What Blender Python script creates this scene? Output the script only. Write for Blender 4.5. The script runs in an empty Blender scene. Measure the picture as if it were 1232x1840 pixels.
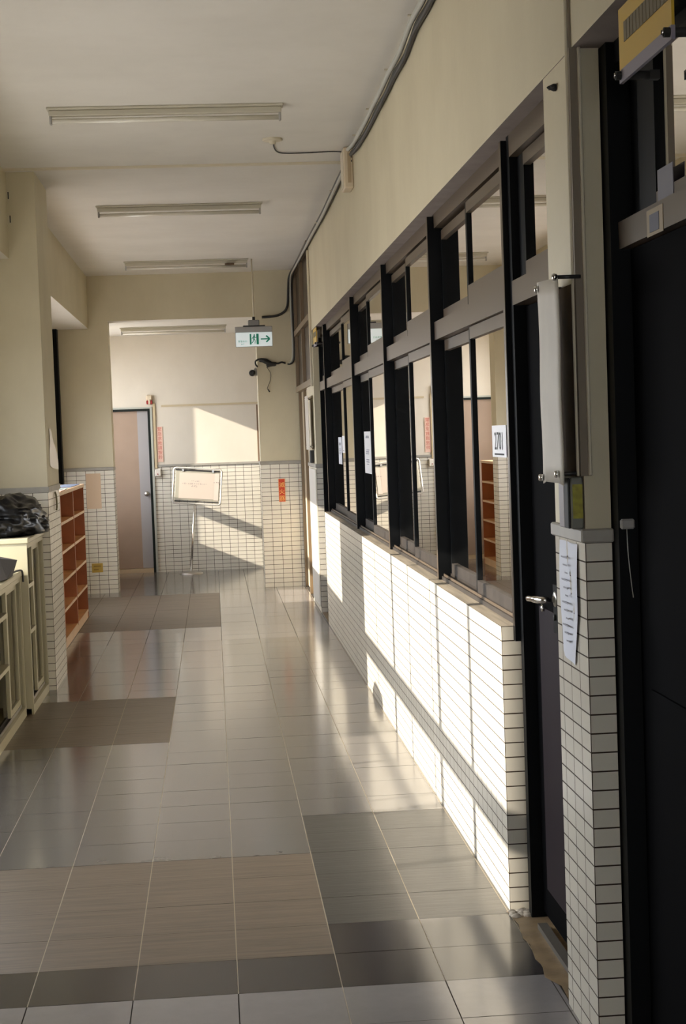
import bpy, math, random
from mathutils import Vector, Matrix, noise

# ------------------------------------------------------------------ camera, sky, sun, exposure
scene = bpy.context.scene
C = scene.collection
F_PX, YAW, PITCH, ROLL, EYE = 2868.76, 0.0799, -0.0488, -0.0358, 1.5945
cam_data = bpy.data.cameras.new('camera')
cam_data.sensor_fit = 'VERTICAL'
cam_data.sensor_height = 36.0
cam_data.lens = 36.0 * F_PX / 1840.0
cam_data.clip_start = 0.05
cam = bpy.data.objects.new('camera', cam_data)
C.objects.link(cam)
fw = Vector((math.sin(YAW) * math.cos(PITCH), math.cos(YAW) * math.cos(PITCH), math.sin(PITCH)))
rt = Vector((math.cos(YAW), -math.sin(YAW), 0))
up = rt.cross(fw)
r2 = math.cos(ROLL) * rt + math.sin(ROLL) * up
u2 = -math.sin(ROLL) * rt + math.cos(ROLL) * up
cam.matrix_world = Matrix(((r2.x, u2.x, -fw.x, 0), (r2.y, u2.y, -fw.y, 0), (r2.z, u2.z, -fw.z, EYE), (0, 0, 0, 1)))
scene.camera = cam
scene.view_settings.view_transform = 'Standard'
scene.view_settings.look = 'None'
scene.view_settings.gamma = 1.0
scene.view_settings.use_curve_mapping = False
scene.view_settings.exposure = 0.12
try:
    scene.cycles.max_bounces = 12
    scene.cycles.diffuse_bounces = 8
    scene.cycles.glossy_bounces = 6
    scene.cycles.caustics_reflective = False
    scene.cycles.caustics_refractive = False
    scene.cycles.sample_clamp_indirect = 6.0
    scene.cycles.use_denoising = True
except Exception:
    pass
world = bpy.data.worlds.new('sky')
scene.world = world
world.use_nodes = True
bg = world.node_tree.nodes['Background']
bg.inputs[0].default_value = (0.90, 0.94, 1.0, 1)
bg.inputs[1].default_value = 8.0
sun_data = bpy.data.lights.new('sun', 'SUN')
sun_data.energy = 12.0
sun_data.angle = math.radians(0.55)
sun_data.color = (1.0, 0.90, 0.76)
sun = bpy.data.objects.new('sun', sun_data)
C.objects.link(sun)
sun.location = (-8, 3, 6)
sun.rotation_euler = Vector((1.0, 0.24, -0.42)).to_track_quat('-Z', 'Y').to_euler()

# ------------------------------------------------------------------ materials
MATS = {}
def nodes_of(name):
    m = bpy.data.materials.new(name)
    m.use_nodes = True
    nt = m.node_tree
    b = nt.nodes['Principled BSDF']
    return m, nt, b
def setv(b, **k):
    for a, v in k.items():
        b.inputs[a.replace('_', ' ')].default_value = v
def rgba(c):
    return (c[0], c[1], c[2], 1)
def mat(name, col, rough=0.5, metal=0.0, spec=0.5, var=0.0, vscale=6.0, bump=0.0, bscale=60.0, stretch=(1, 1, 1), emit=None, estr=0.0, coat=0.0, detail=4):
    if name in MATS:
        return MATS[name]
    m, nt, b = nodes_of(name)
    b.inputs['Base Color'].default_value = rgba(col)
    b.inputs['Roughness'].default_value = rough
    b.inputs['Metallic'].default_value = metal
    b.inputs['Specular IOR Level'].default_value = spec
    b.inputs['Coat Weight'].default_value = coat
    if emit:
        b.inputs['Emission Color'].default_value = rgba(emit)
        b.inputs['Emission Strength'].default_value = estr
    if var or bump:
        tc = nt.nodes.new('ShaderNodeTexCoord')
        mp = nt.nodes.new('ShaderNodeMapping')
        mp.inputs['Scale'].default_value = stretch
        nt.links.new(tc.outputs['Object'], mp.inputs[0])
    if var:
        n = nt.nodes.new('ShaderNodeTexNoise')
        n.inputs['Scale'].default_value = vscale
        n.inputs['Detail'].default_value = detail
        nt.links.new(mp.outputs[0], n.inputs['Vector'])
        r = nt.nodes.new('ShaderNodeMapRange')
        r.inputs[1].default_value = 0.3
        r.inputs[2].default_value = 0.7
        r.inputs[3].default_value = 1 - var
        r.inputs[4].default_value = 1 + var
        nt.links.new(n.outputs['Fac'], r.inputs[0])
        mx = nt.nodes.new('ShaderNodeVectorMath')
        mx.operation = 'SCALE'
        mx.inputs[0].default_value = col
        nt.links.new(r.outputs[0], mx.inputs['Scale'])
        nt.links.new(mx.outputs[0], b.inputs['Base Color'])
    if bump:
        n2 = nt.nodes.new('ShaderNodeTexNoise')
        n2.inputs['Scale'].default_value = bscale
        n2.inputs['Detail'].default_value = 4
        nt.links.new(mp.outputs[0], n2.inputs['Vector'])
        bp = nt.nodes.new('ShaderNodeBump')
        bp.inputs['Strength'].default_value = bump
        bp.inputs['Distance'].default_value = 0.004
        nt.links.new(n2.outputs['Fac'], bp.inputs['Height'])
        nt.links.new(bp.outputs[0], b.inputs['Normal'])
    MATS[name] = m
    return m

TILE_W, TILE_H = 0.0985, 0.0483
def tile_mat(axes, v0, u0=0.0, col=(0.70, 0.66, 0.565), tag=''):
    """glazed wall tiles, stack bond; axes = which object coordinates run along u and v"""
    name = 'glazed_tile_%s_%d_%d%s' % (axes, round(v0 * 1000), round(u0 * 1000), tag)
    if name in MATS:
        return MATS[name]
    m, nt, b = nodes_of(name)
    tc = nt.nodes.new('ShaderNodeTexCoord')
    sp = nt.nodes.new('ShaderNodeSeparateXYZ')
    cb = nt.nodes.new('ShaderNodeCombineXYZ')
    nt.links.new(tc.outputs['Object'], sp.inputs[0])
    a1 = nt.nodes.new('ShaderNodeMath'); a1.operation = 'ADD'; a1.inputs[1].default_value = 100 * TILE_W - u0
    a2 = nt.nodes.new('ShaderNodeMath'); a2.operation = 'ADD'; a2.inputs[1].default_value = 100 * TILE_H - v0
    nt.links.new(sp.outputs['XYZ'.index(axes[0])], a1.inputs[0])
    nt.links.new(sp.outputs['XYZ'.index(axes[1])], a2.inputs[0])
    nt.links.new(a1.outputs[0], cb.inputs[0])
    nt.links.new(a2.outputs[0], cb.inputs[1])
    br = nt.nodes.new('ShaderNodeTexBrick')
    br.offset = 0.0
    br.squash = 1.0
    br.inputs['Scale'].default_value = 1.0
    br.inputs['Brick Width'].default_value = TILE_W
    br.inputs['Row Height'].default_value = TILE_H
    br.inputs['Mortar Size'].default_value = 0.0021
    br.inputs['Mortar Smooth'].default_value = 0.1
    br.inputs['Bias'].default_value = 0.0
    br.inputs['Color1'].default_value = rgba(col)
    br.inputs['Color2'].default_value = rgba([c * 0.93 for c in col])
    br.inputs['Mortar'].default_value = (0.045, 0.030, 0.018, 1)
    nt.links.new(cb.outputs[0], br.inputs['Vector'])
    nt.links.new(br.outputs['Color'], b.inputs['Base Color'])
    rr = nt.nodes.new('ShaderNodeMapRange')
    rr.inputs[3].default_value = 0.22
    rr.inputs[4].default_value = 0.9
    nt.links.new(br.outputs['Fac'], rr.inputs[0])
    nt.links.new(rr.outputs[0], b.inputs['Roughness'])
    bp = nt.nodes.new('ShaderNodeBump')
    bp.inputs['Strength'].default_value = 0.5
    bp.inputs['Distance'].default_value = 0.002
    bp.invert = True
    nt.links.new(br.outputs['Fac'], bp.inputs['Height'])
    nt.links.new(bp.outputs[0], b.inputs['Normal'])
    MATS[name] = m
    return m

def stain_mat(name, col, dark, rough, amount=0.5):
    """painted plaster with soft vertical water stains of its own"""
    m, nt, b = nodes_of(name)
    tc = nt.nodes.new('ShaderNodeTexCoord')
    mp = nt.nodes.new('ShaderNodeMapping')
    mp.inputs['Scale'].default_value = (1.3, 1.3, 0.9)
    nt.links.new(tc.outputs['Object'], mp.inputs[0])
    n = nt.nodes.new('ShaderNodeTexNoise'); n.inputs['Scale'].default_value = 1.4; n.inputs['Detail'].default_value = 5; n.inputs['Roughness'].default_value = 0.6
    nt.links.new(mp.outputs[0], n.inputs['Vector'])
    cr = nt.nodes.new('ShaderNodeValToRGB')
    cr.color_ramp.elements[0].position = 0.36; cr.color_ramp.elements[0].color = rgba(dark)
    cr.color_ramp.elements[1].position = 0.60; cr.color_ramp.elements[1].color = rgba(col)
    nt.links.new(n.outputs['Fac'], cr.inputs[0])
    nt.links.new(cr.outputs[0], b.inputs['Base Color'])
    b.inputs['Roughness'].default_value = rough
    n2 = nt.nodes.new('ShaderNodeTexNoise'); n2.inputs['Scale'].default_value = 45; n2.inputs['Detail'].default_value = 4
    nt.links.new(tc.outputs['Object'], n2.inputs['Vector'])
    bp = nt.nodes.new('ShaderNodeBump'); bp.inputs['Strength'].default_value = 0.12; bp.inputs['Distance'].default_value = 0.004
    nt.links.new(n2.outputs['Fac'], bp.inputs['Height'])
    nt.links.new(bp.outputs[0], b.inputs['Normal'])
    MATS[name] = m
    return m

PLASTER = stain_mat('cream_plaster', (0.60, 0.54, 0.385), (0.55, 0.49, 0.345), 0.55)
CEIL = stain_mat('ceiling_paint', (0.70, 0.675, 0.63), (0.655, 0.63, 0.585), 0.7)
LOBBY = stain_mat('lobby_plaster', (0.68, 0.625, 0.535), (0.64, 0.585, 0.495), 0.6)
SILLDK = mat('dark_rail_aluminium', (0.030, 0.025, 0.021), 0.45, spec=0.35, var=0.3, vscale=12)  # darker than the bronze and mottled, for low rails and tracks
SILLTOP = mat('grimy_sill_tile', (0.24, 0.205, 0.155), 0.6, var=0.3, vscale=3, stretch=(14, 0.8, 1))
REVEAL = mat('grey_purple_render', (0.30, 0.255, 0.235), 0.7, var=0.12, vscale=9, bump=0.3)
STONE = mat('grey_ledge_stone', (0.34, 0.32, 0.28), 0.5, var=0.08, vscale=12)
BRONZE = mat('dark_bronze_aluminium', (0.105, 0.078, 0.054), 0.34, metal=0.2, spec=0.5)
BLACKAL = mat('black_aluminium', (0.0035, 0.004, 0.0045), 0.5, spec=0.10)
DOORBLACK = mat('black_door_paint', (0.003, 0.003, 0.0035), 0.8, spec=0.03)
PURPLE = mat('dark_purple_panel', (0.016, 0.010, 0.014), 0.6, spec=0.12)
CHROME = mat('chrome', (0.75, 0.74, 0.72), 0.18, metal=1.0)
STEEL = mat('brushed_steel', (0.55, 0.53, 0.50), 0.32, metal=1.0)
DARKROOM = mat('blackened_classroom', (0.02, 0.02, 0.02), 0.9, spec=0.1)
TAN = mat('tan_brown_aluminium', (0.19, 0.135, 0.078), 0.35, metal=0.2, spec=0.5)
BROWNPANE = mat('brown_film_pane', (0.05, 0.033, 0.019), 0.4, spec=0.2)
PVC = mat('cream_pvc', (0.62, 0.56, 0.43), 0.45)
PIPEGREY = mat('grey_pvc_pipe', (0.42, 0.42, 0.38), 0.45)
CABLE = mat('black_cable', (0.018, 0.017, 0.016), 0.5)
LAMPBODY = mat('lamp_enamel', (0.52, 0.49, 0.40), 0.4)
TUBE = mat('lamp_tube_glass', (0.66, 0.63, 0.55), 0.2, coat=0.3)
PAPER = mat('white_paper', (0.78, 0.77, 0.78), 0.6)
PAPERB = mat('bluish_paper', (0.60, 0.62, 0.68), 0.6)
INK = mat('black_ink', (0.02, 0.02, 0.02), 0.7)
FAINT = mat('faded_ink', (0.42, 0.36, 0.33), 0.7)
GREYINK = mat('grey_ink', (0.28, 0.28, 0.32), 0.7)
CAB = mat('cream_steel_cabinet', (0.43, 0.39, 0.265), 0.38, var=0.02, vscale=5)
CABIN = mat('cabinet_inside_enamel', (0.40, 0.36, 0.25), 0.5)
TRACK = mat('dark_track_rubber', (0.035, 0.032, 0.026), 0.5)
ORANGE = mat('orange_brown_wood', (0.74, 0.43, 0.17), 0.42, var=0.10, vscale=5, stretch=(1, 1, 6))
ORANGED = mat('red_brown_edge', (0.36, 0.125, 0.045), 0.45, var=0.1, vscale=8)
TANEDGE = mat('pale_wood_edge', (0.72, 0.50, 0.31), 0.45, var=0.06, vscale=9)
BAGMAT = mat('black_bin_liner', (0.004, 0.004, 0.0045), 0.30, spec=0.35)
GREYBAG = mat('grey_cloth_bag', (0.045, 0.041, 0.043), 0.6, bump=0.3, bscale=40)
RED = mat('red_sign', (0.55, 0.045, 0.012), 0.5)
ORSIGN = mat('orange_border', (0.75, 0.36, 0.16), 0.5)
GOLD = mat('gold_letter', (0.85, 0.50, 0.14), 0.5)
PINK = mat('pink_sign', (0.74, 0.50, 0.40), 0.6)
REDINK = mat('red_letter', (0.50, 0.09, 0.06), 0.5)
YELLOW = mat('yellow_sign', (0.62, 0.40, 0.035), 0.4)
LILAC = mat('lilac_strip', (0.27, 0.25, 0.31), 0.5)
DOORPINK = mat('pinkish_brown_door', (0.34, 0.245, 0.18), 0.6, var=0.06, vscale=3)
DOORGREY = mat('bluish_grey_door_strip', (0.35, 0.335, 0.335), 0.6)
GREENF = mat('dark_green_frame', (0.008, 0.012, 0.010), 0.6, spec=0.2)
GREENW = mat('pale_green_trim', (0.42, 0.43, 0.38), 0.6)
EXITWHITE = mat('exit_panel', (0.70, 0.76, 0.77), 0.4, emit=(0.80, 0.92, 0.93), estr=0.34)
EXITGREEN = mat('exit_green', (0.005, 0.22, 0.13), 0.4, emit=(0.0, 0.30, 0.17), estr=0.10)
GREYBOX = mat('grey_plastic', (0.20, 0.195, 0.19), 0.45)
GREYLT = mat('pale_grey_plastic', (0.36, 0.35, 0.335), 0.45)
MAROON = mat('maroon_lens', (0.30, 0.02, 0.02), 0.2)
BOXCREAM = mat('cream_box', (0.62, 0.52, 0.38), 0.45)
WHITEBOX = mat('white_plastic', (0.75, 0.70, 0.62), 0.4)
CONCRETE = mat('worn_brown_concrete', (0.26, 0.185, 0.105), 0.38, var=0.25, vscale=14, bump=0.5, bscale=30)
RUBBLE = mat('crumbled_mortar', (0.52, 0.46, 0.38), 0.9, var=0.2, vscale=30, bump=0.8, bscale=60)
BOUNCE_GROUND = mat('bounce_ground', (0.46, 0.44, 0.42), 0.8, var=0.1, vscale=2)
BOARDM = mat('board_paper', (0.62, 0.535, 0.46), 0.6)
BOARDBACK = mat('board_frame_grey', (0.40, 0.38, 0.31), 0.5)
YELLOWLAB = mat('yellow_green_label', (0.33, 0.30, 0.02), 0.5, var=0.25, vscale=60)
BOXGREY = mat('grey_green_box', (0.17, 0.17, 0.14), 0.45)
TEAL = mat('pale_teal_leaflet', (0.36, 0.50, 0.47), 0.5)
BLUE = mat('blue_grey_leaflet', (0.16, 0.20, 0.30), 0.5)
SALMON = mat('salmon_leaflet', (0.80, 0.50, 0.42), 0.5)
TANPOSTER = mat('tan_poster', (0.60, 0.44, 0.30), 0.6)
CLEAR = mat('clear_acrylic_sheet', (0.52, 0.48, 0.41), 0.55, var=0.06, vscale=7, spec=0.3)
BROWNBACK = mat('brown_backing_board', (0.075, 0.048, 0.024), 0.8, spec=0.1, var=0.25, vscale=18)
TAPE = mat('glossy_tape_film', (0.80, 0.74, 0.70), 0.25, bump=0.3, bscale=10)

def glass_mat(name, tint, ior, rough=0.0):
    m = bpy.data.materials.new(name)
    m.use_nodes = True
    nt = m.node_tree
    nt.nodes.clear()
    out = nt.nodes.new('ShaderNodeOutputMaterial')
    mx = nt.nodes.new('ShaderNodeMixShader')
    tr = nt.nodes.new('ShaderNodeBsdfTransparent'); tr.inputs[0].default_value = rgba(tint)
    gl = nt.nodes.new('ShaderNodeBsdfGlossy'); gl.inputs['Roughness'].default_value = rough
    gl.inputs[0].default_value = (1.0, 0.97, 0.93, 1)
    fr = nt.nodes.new('ShaderNodeFresnel'); fr.inputs['IOR'].default_value = ior
    nt.links.new(fr.outputs[0], mx.inputs[0])
    nt.links.new(tr.outputs[0], mx.inputs[1])
    nt.links.new(gl.outputs[0], mx.inputs[2])
    nt.links.new(mx.outputs[0], out.inputs[0])
    MATS[name] = m
    return m
GLASS = glass_mat('tinted_window_glass', (0.08, 0.08, 0.08), 2.45)
CABGLASS = glass_mat('cabinet_glass', (0.80, 0.82, 0.76), 1.5)

def floor_tile_mat(name, col, rough, striate, var=0.06, spec=0.5):
    m, nt, b = nodes_of(name)
    tc = nt.nodes.new('ShaderNodeTexCoord')
    mp = nt.nodes.new('ShaderNodeMapping')
    mp.inputs['Scale'].default_value = (3.0, 45.0, 1) if striate else (9, 9, 1)
    nt.links.new(tc.outputs['Object'], mp.inputs[0])
    n = nt.nodes.new('ShaderNodeTexNoise'); n.inputs['Scale'].default_value = 1.0; n.inputs['Detail'].default_value = 6; n.inputs['Roughness'].default_value = 0.65
    nt.links.new(mp.outputs[0], n.inputs['Vector'])
    r = nt.nodes.new('ShaderNodeMapRange')
    r.inputs[1].default_value = 0.3; r.inputs[2].default_value = 0.7
    r.inputs[3].default_value = 1 - var; r.inputs[4].default_value = 1 + var
    nt.links.new(n.outputs['Fac'], r.inputs[0])
    mx = nt.nodes.new('ShaderNodeVectorMath'); mx.operation = 'SCALE'; mx.inputs[0].default_value = col
    nt.links.new(r.outputs[0], mx.inputs['Scale'])
    nt.links.new(mx.outputs[0], b.inputs['Base Color'])
    b.inputs['Roughness'].default_value = rough
    b.inputs['Specular IOR Level'].default_value = spec
    bp = nt.nodes.new('ShaderNodeBump')
    bp.inputs['Strength'].default_value = 0.6 if striate else 0.0
    bp.inputs['Distance'].default_value = 0.0015 if striate else 0.0008
    nt.links.new(n.outputs['Fac'], bp.inputs['Height'])
    nt.links.new(bp.outputs[0], b.inputs['Normal'])
    MATS[name] = m
    return m
FT_GREY = floor_tile_mat('polished_grey_tile', (0.140, 0.130, 0.120), 0.15, False, spec=0.9)
FT_DARK = floor_tile_mat('polished_dark_tile', (0.042, 0.038, 0.039), 0.16, False, spec=0.7)
FT_LIGHT = floor_tile_mat('polished_pale_tile', (0.26, 0.245, 0.24), 0.16, False, spec=0.9)
FT_BROWN = floor_tile_mat('brown_striated_tile', (0.130, 0.098, 0.070), 0.40, True, var=0.30)
FT_CHAR = floor_tile_mat('charcoal_striated_tile', (0.046, 0.044, 0.040), 0.30, True, var=0.32)
GROUT_L = mat('pale_grout', (0.42, 0.36, 0.27), 0.8)
GROUT_D = mat('dark_grout', (0.035, 0.028, 0.022), 0.9)

# ------------------------------------------------------------------ mesh helpers
class MB:
    def __init__(s):
        s.v, s.f, s.m, s.mats, s.smooth = [], [], [], [], []
    def mi(s, m):
        if m not in s.mats:
            s.mats.append(m)
        return s.mats.index(m)
    def face(s, pts, m, smooth=False):
        k = len(s.v)
        s.v += [tuple(p) for p in pts]
        s.f.append(tuple(range(k, k + len(pts)))); s.m.append(s.mi(m)); s.smooth.append(smooth)
        return s
    def grid(s, rows, m, closed_u=False, closed_v=False, smooth=True):
        k = len(s.v); nu = len(rows); nv = len(rows[0]); i_ = s.mi(m)
        for r in rows: s.v += [tuple(p) for p in r]
        for i in range(nu if closed_u else nu - 1):
            for j in range(nv if closed_v else nv - 1):
                a, b = i, (i + 1) % nu; c, d = j, (j + 1) % nv
                s.f.append((k + a * nv + c, k + b * nv + c, k + b * nv + d, k + a * nv + d)); s.m.append(i_); s.smooth.append(smooth)
        return s
    def box(s, x0, x1, y0, y1, z0, z1, m, my=None, mz=None, bev=0.0):
        """axis-aligned box; m for the x faces, my for the y faces, mz for the z faces; bev chamfers the vertical and long edges"""
        my = my or m; mz = mz or m
        if bev > 0:
            return s._bevbox(x0, x1, y0, y1, z0, z1, m, bev)
        k = len(s.v)
        s.v += [(x, y, z) for x in (x0, x1) for y in (y0, y1) for z in (z0, z1)]
        for q, mm in (((0, 1, 3, 2), m), ((4, 6, 7, 5), m), ((0, 4, 5, 1), my), ((2, 3, 7, 6), my), ((0, 2, 6, 4), mz), ((1, 5, 7, 3), mz)):
            s.f.append(tuple(k + i for i in q)); s.m.append(s.mi(mm)); s.smooth.append(False)
        return s
    def _bevbox(s, x0, x1, y0, y1, z0, z1, m, b):
        b = min(b, (x1 - x0) / 2.01, (y1 - y0) / 2.01, (z1 - z0) / 2.01)
        import itertools
        X = (x0, x1); Y = (y0, y1); Z = (z0, z1); k = len(s.v); idx = {}
        for i, j, l in itertools.product((0, 1), repeat=3):
            sx, sy, sz = (1 - 2 * i), (1 - 2 * j), (1 - 2 * l)
            for a in range(3):
                p = [X[i] + (sx * b if a != 0 else 0), Y[j] + (sy * b if a != 1 else 0), Z[l] + (sz * b if a != 2 else 0)]
                idx[(i, j, l, a)] = len(s.v); s.v.append(tuple(p))
        mi = s.mi(m)
        def add(q):
            s.f.append(tuple(q)); s.m.append(mi); s.smooth.append(False)
        for a in range(3):
            for t in (0, 1):
                o = [c for c in range(3) if c != a]; q = []
                for u, v in ((0, 0), (0, 1), (1, 1), (1, 0)):
                    c = [0, 0, 0]; c[a] = t; c[o[0]] = u; c[o[1]] = v
                    q.append(idx[(*c, a)])
                add(q)
        for a in range(3):
            o = [c for c in range(3) if c != a]
            for u, v in ((0, 0), (0, 1), (1, 0), (1, 1)):
                c0 = [0, 0, 0]; c1 = [0, 0, 0]
                c0[o[0]] = c1[o[0]] = u; c0[o[1]] = c1[o[1]] = v; c1[a] = 1
                add([idx[(*c0, o[0])], idx[(*c1, o[0])], idx[(*c1, o[1])], idx[(*c0, o[1])]])
        for c in itertools.product((0, 1), repeat=3):
            add([idx[(*c, 0)], idx[(*c, 1)], idx[(*c, 2)]])
        return s
    def tube(s, pts, r, m, n=10, cap=True):
        pts = [Vector(p) for p in pts]
        rs = r if isinstance(r, (list, tuple)) else [r] * len(pts)
        rows = []; prev = None
        for i, p in enumerate(pts):
            t = ((pts[min(i + 1, len(pts) - 1)] - pts[max(i - 1, 0)])).normalized()
            if prev is None:
                a = t.orthogonal().normalized()
            else:
                a = (prev - t * prev.dot(t)).normalized()
            prev = a; b = t.cross(a)
            rows.append([p + rs[i] * (math.cos(2 * math.pi * q / n) * a + math.sin(2 * math.pi * q / n) * b) for q in range(n)])
        s.grid(rows, m, closed_v=True)
        if cap:
            s.face(rows[0][::-1], m); s.face(rows[-1], m)
        return s
    def lathe(s, c, prof, m, axis=(0, 0, 1), n=20):
        """prof = (distance along axis, radius)"""
        ax = Vector(axis).normalized(); a = ax.orthogonal().normalized(); b = ax.cross(a); c = Vector(c)
        rows = [[c + ax * h + max(r, 1e-5) * (math.cos(2 * math.pi * q / n) * a + math.sin(2 * math.pi * q / n) * b) for q in range(n)] for h, r in prof]
        return s.grid(rows, m, closed_v=True)
    def xform(s, M):
        s.v = [tuple(M @ Vector(p)) for p in s.v]
        return s

def P(name, mb, parent=None, fix=True):
    """link the builder's mesh (world coordinates) as ONE object, its origin on its parent's"""
    me = bpy.data.meshes.new(name)
    off = Vector((0, 0, 0))
    q = parent
    while q is not None:
        off += q.location; q = q.parent
    me.from_pydata([tuple(Vector(p) - off) for p in mb.v], [], mb.f)
    for m in mb.mats: me.materials.append(m)
    for i, p in enumerate(me.polygons):
        p.material_index = mb.m[i]; p.use_smooth = mb.smooth[i]
    me.update()
    if fix:
        import bmesh
        bm = bmesh.new(); bm.from_mesh(me)
        bmesh.ops.remove_doubles(bm, verts=bm.verts, dist=1e-6)
        bmesh.ops.recalc_face_normals(bm, faces=bm.faces)
        bm.to_mesh(me); bm.free()
    o = bpy.data.objects.new(name, me)
    C.objects.link(o)
    if parent is not None: o.parent = parent
    return o
def T(name, label, cat, loc, group=None):
    o = bpy.data.objects.new(name, None)
    o.empty_display_size = 0.1
    C.objects.link(o); o.location = loc
    o['label'] = label; o['category'] = cat
    if group: o['group'] = group
    return o
def tag(o, label, cat, group=None):
    o['label'] = label; o['category'] = cat
    if group: o['group'] = group
    return o
def S(name, mb, parent=None):
    o = P(name, mb, parent)
    if parent is None: o['kind'] = 'structure'
    return o
def SE(name, loc=(0, 0, 0)):
    o = bpy.data.objects.new(name, None); C.objects.link(o); o.location = loc; o['kind'] = 'structure'
    return o
def text_mb(txt, size, origin, ex, ey, m, align='CENTER', thick=0.0006, sx=1.0):
    """lettering as mesh; ex = reading direction, ey = up direction"""
    cu = bpy.data.curves.new('t', 'FONT'); cu.body = txt; cu.size = size; cu.align_x = align; cu.align_y = 'CENTER'; cu.resolution_u = 3
    ob = bpy.data.objects.new('t', cu); C.objects.link(ob)
    bpy.context.view_layer.update()
    dg = bpy.context.evaluated_depsgraph_get()
    me = bpy.data.meshes.new_from_object(ob.evaluated_get(dg))
    ex = Vector(ex).normalized(); ey = Vector(ey).normalized(); ez = ex.cross(ey); o = Vector(origin)
    mb = MB(); k = 0; i_ = mb.mi(m)
    vs = [o + ex * v.co.x * sx + ey * v.co.y + ez * thick for v in me.vertices]
    mb.v = [tuple(v) for v in vs]
    for p in me.polygons:
        mb.f.append(tuple(p.vertices)); mb.m.append(i_); mb.smooth.append(False)
    bpy.data.objects.remove(ob); bpy.data.curves.remove(cu); bpy.data.meshes.remove(me)
    return mb
def merge(*mbs):
    r = MB()
    for b in mbs:
        k = len(r.v); r.v += b.v
        for f, m, s_ in zip(b.f, b.m, b.smooth):
            r.f.append(tuple(k + i for i in f)); r.m.append(r.mi(b.mats[m])); r.smooth.append(s_)
    return r
def smooth_path(pts, n=6):
    pts = [Vector(p) for p in pts]; out = []
    for i in range(len(pts) - 1):
        p0 = pts[max(i - 1, 0)]; p1 = pts[i]; p2 = pts[i + 1]; p3 = pts[min(i + 2, len(pts) - 1)]
        for k in range(n):
            t = k / n
            out.append(0.5 * ((2 * p1) + (-p0 + p2) * t + (2 * p0 - 5 * p1 + 4 * p2 - p3) * t * t + (-p0 + 3 * p1 - 3 * p2 + p3) * t ** 3))
    out.append(pts[-1])
    return out

# ------------------------------------------------------------------ structure: floor
XR, XF = 0.92, -1.62           # window wall, outdoor-side wall
ZC = 3.34                      # ceiling
HEAD = 2.525
FX0, FY0, FT = 0.01185, 4.527, 0.30
def tile_kind(i, j):
    if j < 0: return FT_LIGHT
    if i <= 0:
        if j == 0: return FT_DARK
        if 1 <= j <= 4: return FT_BROWN
    if i >= 1:
        if j in (0, 1): return FT_DARK
        if 2 <= j <= 6: return FT_CHAR
    if 13 <= j <= 17 and i <= -2: return FT_BROWN
    if 27 <= j <= 29: return FT_LIGHT
    if 30 <= j <= 39: return FT_BROWN if i <= -1 else FT_LIGHT
    return FT_GREY
fl = MB()
fl.face([(-1.95, -4.6, -0.0022), (3.2, -4.6, -0.0022), (3.2, 19.6, -0.0022), (-1.95, 19.6, -0.0022)], GROUT_D)
random.seed(4)
XS0, XS1 = -1.74, 0.925
for j in range(-31, 50):
    for i in range(-7, 12):
        x0 = FX0 + i * FT; x1 = x0 + FT; y0 = FY0 + j * FT; y1 = y0 + FT
        lim = XS1 if j < 41 else 3.1
        if x1 <= XS0 or x0 >= lim: continue
        gx0, gx1 = x0 + 0.0016, x1 - 0.0016
        gx0 = max(gx0, XS0); gx1 = min(gx1, lim)
        if gx1 - gx0 < 0.01: continue
        gy = 0.0013
        dz = random.uniform(-0.0003, 0.0003)
        fl.face([(gx0, y0 + gy, dz), (gx1, y0 + gy, dz), (gx1, min(y1, 19.5) - gy, dz), (gx0, min(y1, 19.5) - gy, dz)], tile_kind(i, j))
for i in range(-6, 4):
    x = FX0 + i * FT
    fl.face([(x - 0.0018, 4.53, -0.0009), (x + 0.0018, 4.53, -0.0009), (x + 0.0018, 12.6, -0.0009), (x - 0.0018, 12.6, -0.0009)], GROUT_L)
    if i == 1:
        fl.face([(x - 0.0018, -2, -0.0009), (x + 0.0018, -2, -0.0009), (x + 0.0018, 4.53, -0.0009), (x - 0.0018, 4.53, -0.0009)], GROUT_L)
S('floor', fl)
# worn concrete thresholds at the doors
th = MB()
edge = [(0.905, 5.15), (0.918, 5.0), (0.905, 4.86), (0.915, 4.8), (0.903, 4.66), (0.912, 4.6), (0.898, 4.5), (0.93, 4.42), (0.925, 4.29)]
pts = [(x, y, 0.0012) for x, y in edge] + [(1.06, 4.29, 0.0012), (1.06, 5.15, 0.0012)]
th.face(pts, CONCRETE)
th.box(0.97, 1.0, 4.3, 4.95, 0, 0.018, mat('threshold_strip', (0.10, 0.09, 0.075), 0.5))
th.box(0.925, 1.06, 13.47, 14.26, -0.001, 0.0012, CONCRETE)
th.box(0.925, 1.06, 1.5, 3.9, -0.001, 0.0012, CONCRETE)
S('trim_1', th)
rb = MB()
random.seed(9)
for k in range(46):
    px = random.uniform(0.915, 1.0); py = 5.13 + random.uniform(-0.05, 0.02); rr = random.uniform(0.004, 0.013)
    rows = []
    for a in range(4):
        th_ = math.pi / 2 * a / 3
        rows.append([(px + rr * 1.3 * math.cos(th_) * math.cos(q) * random.uniform(.8, 1.2), py + rr * math.cos(th_) * math.sin(q) * random.uniform(.8, 1.2), 0.001 + rr * 0.8 * math.sin(th_)) for q in [2 * math.pi * z / 7 for z in range(7)]])
    rb.grid(rows, RUBBLE, closed_v=True)
rbo = P('mortar_crumbs', rb); rbo['kind'] = 'stuff'; tag(rbo, 'crumbled pale mortar at the foot of the sunlit dado end', 'rubble')

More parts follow.
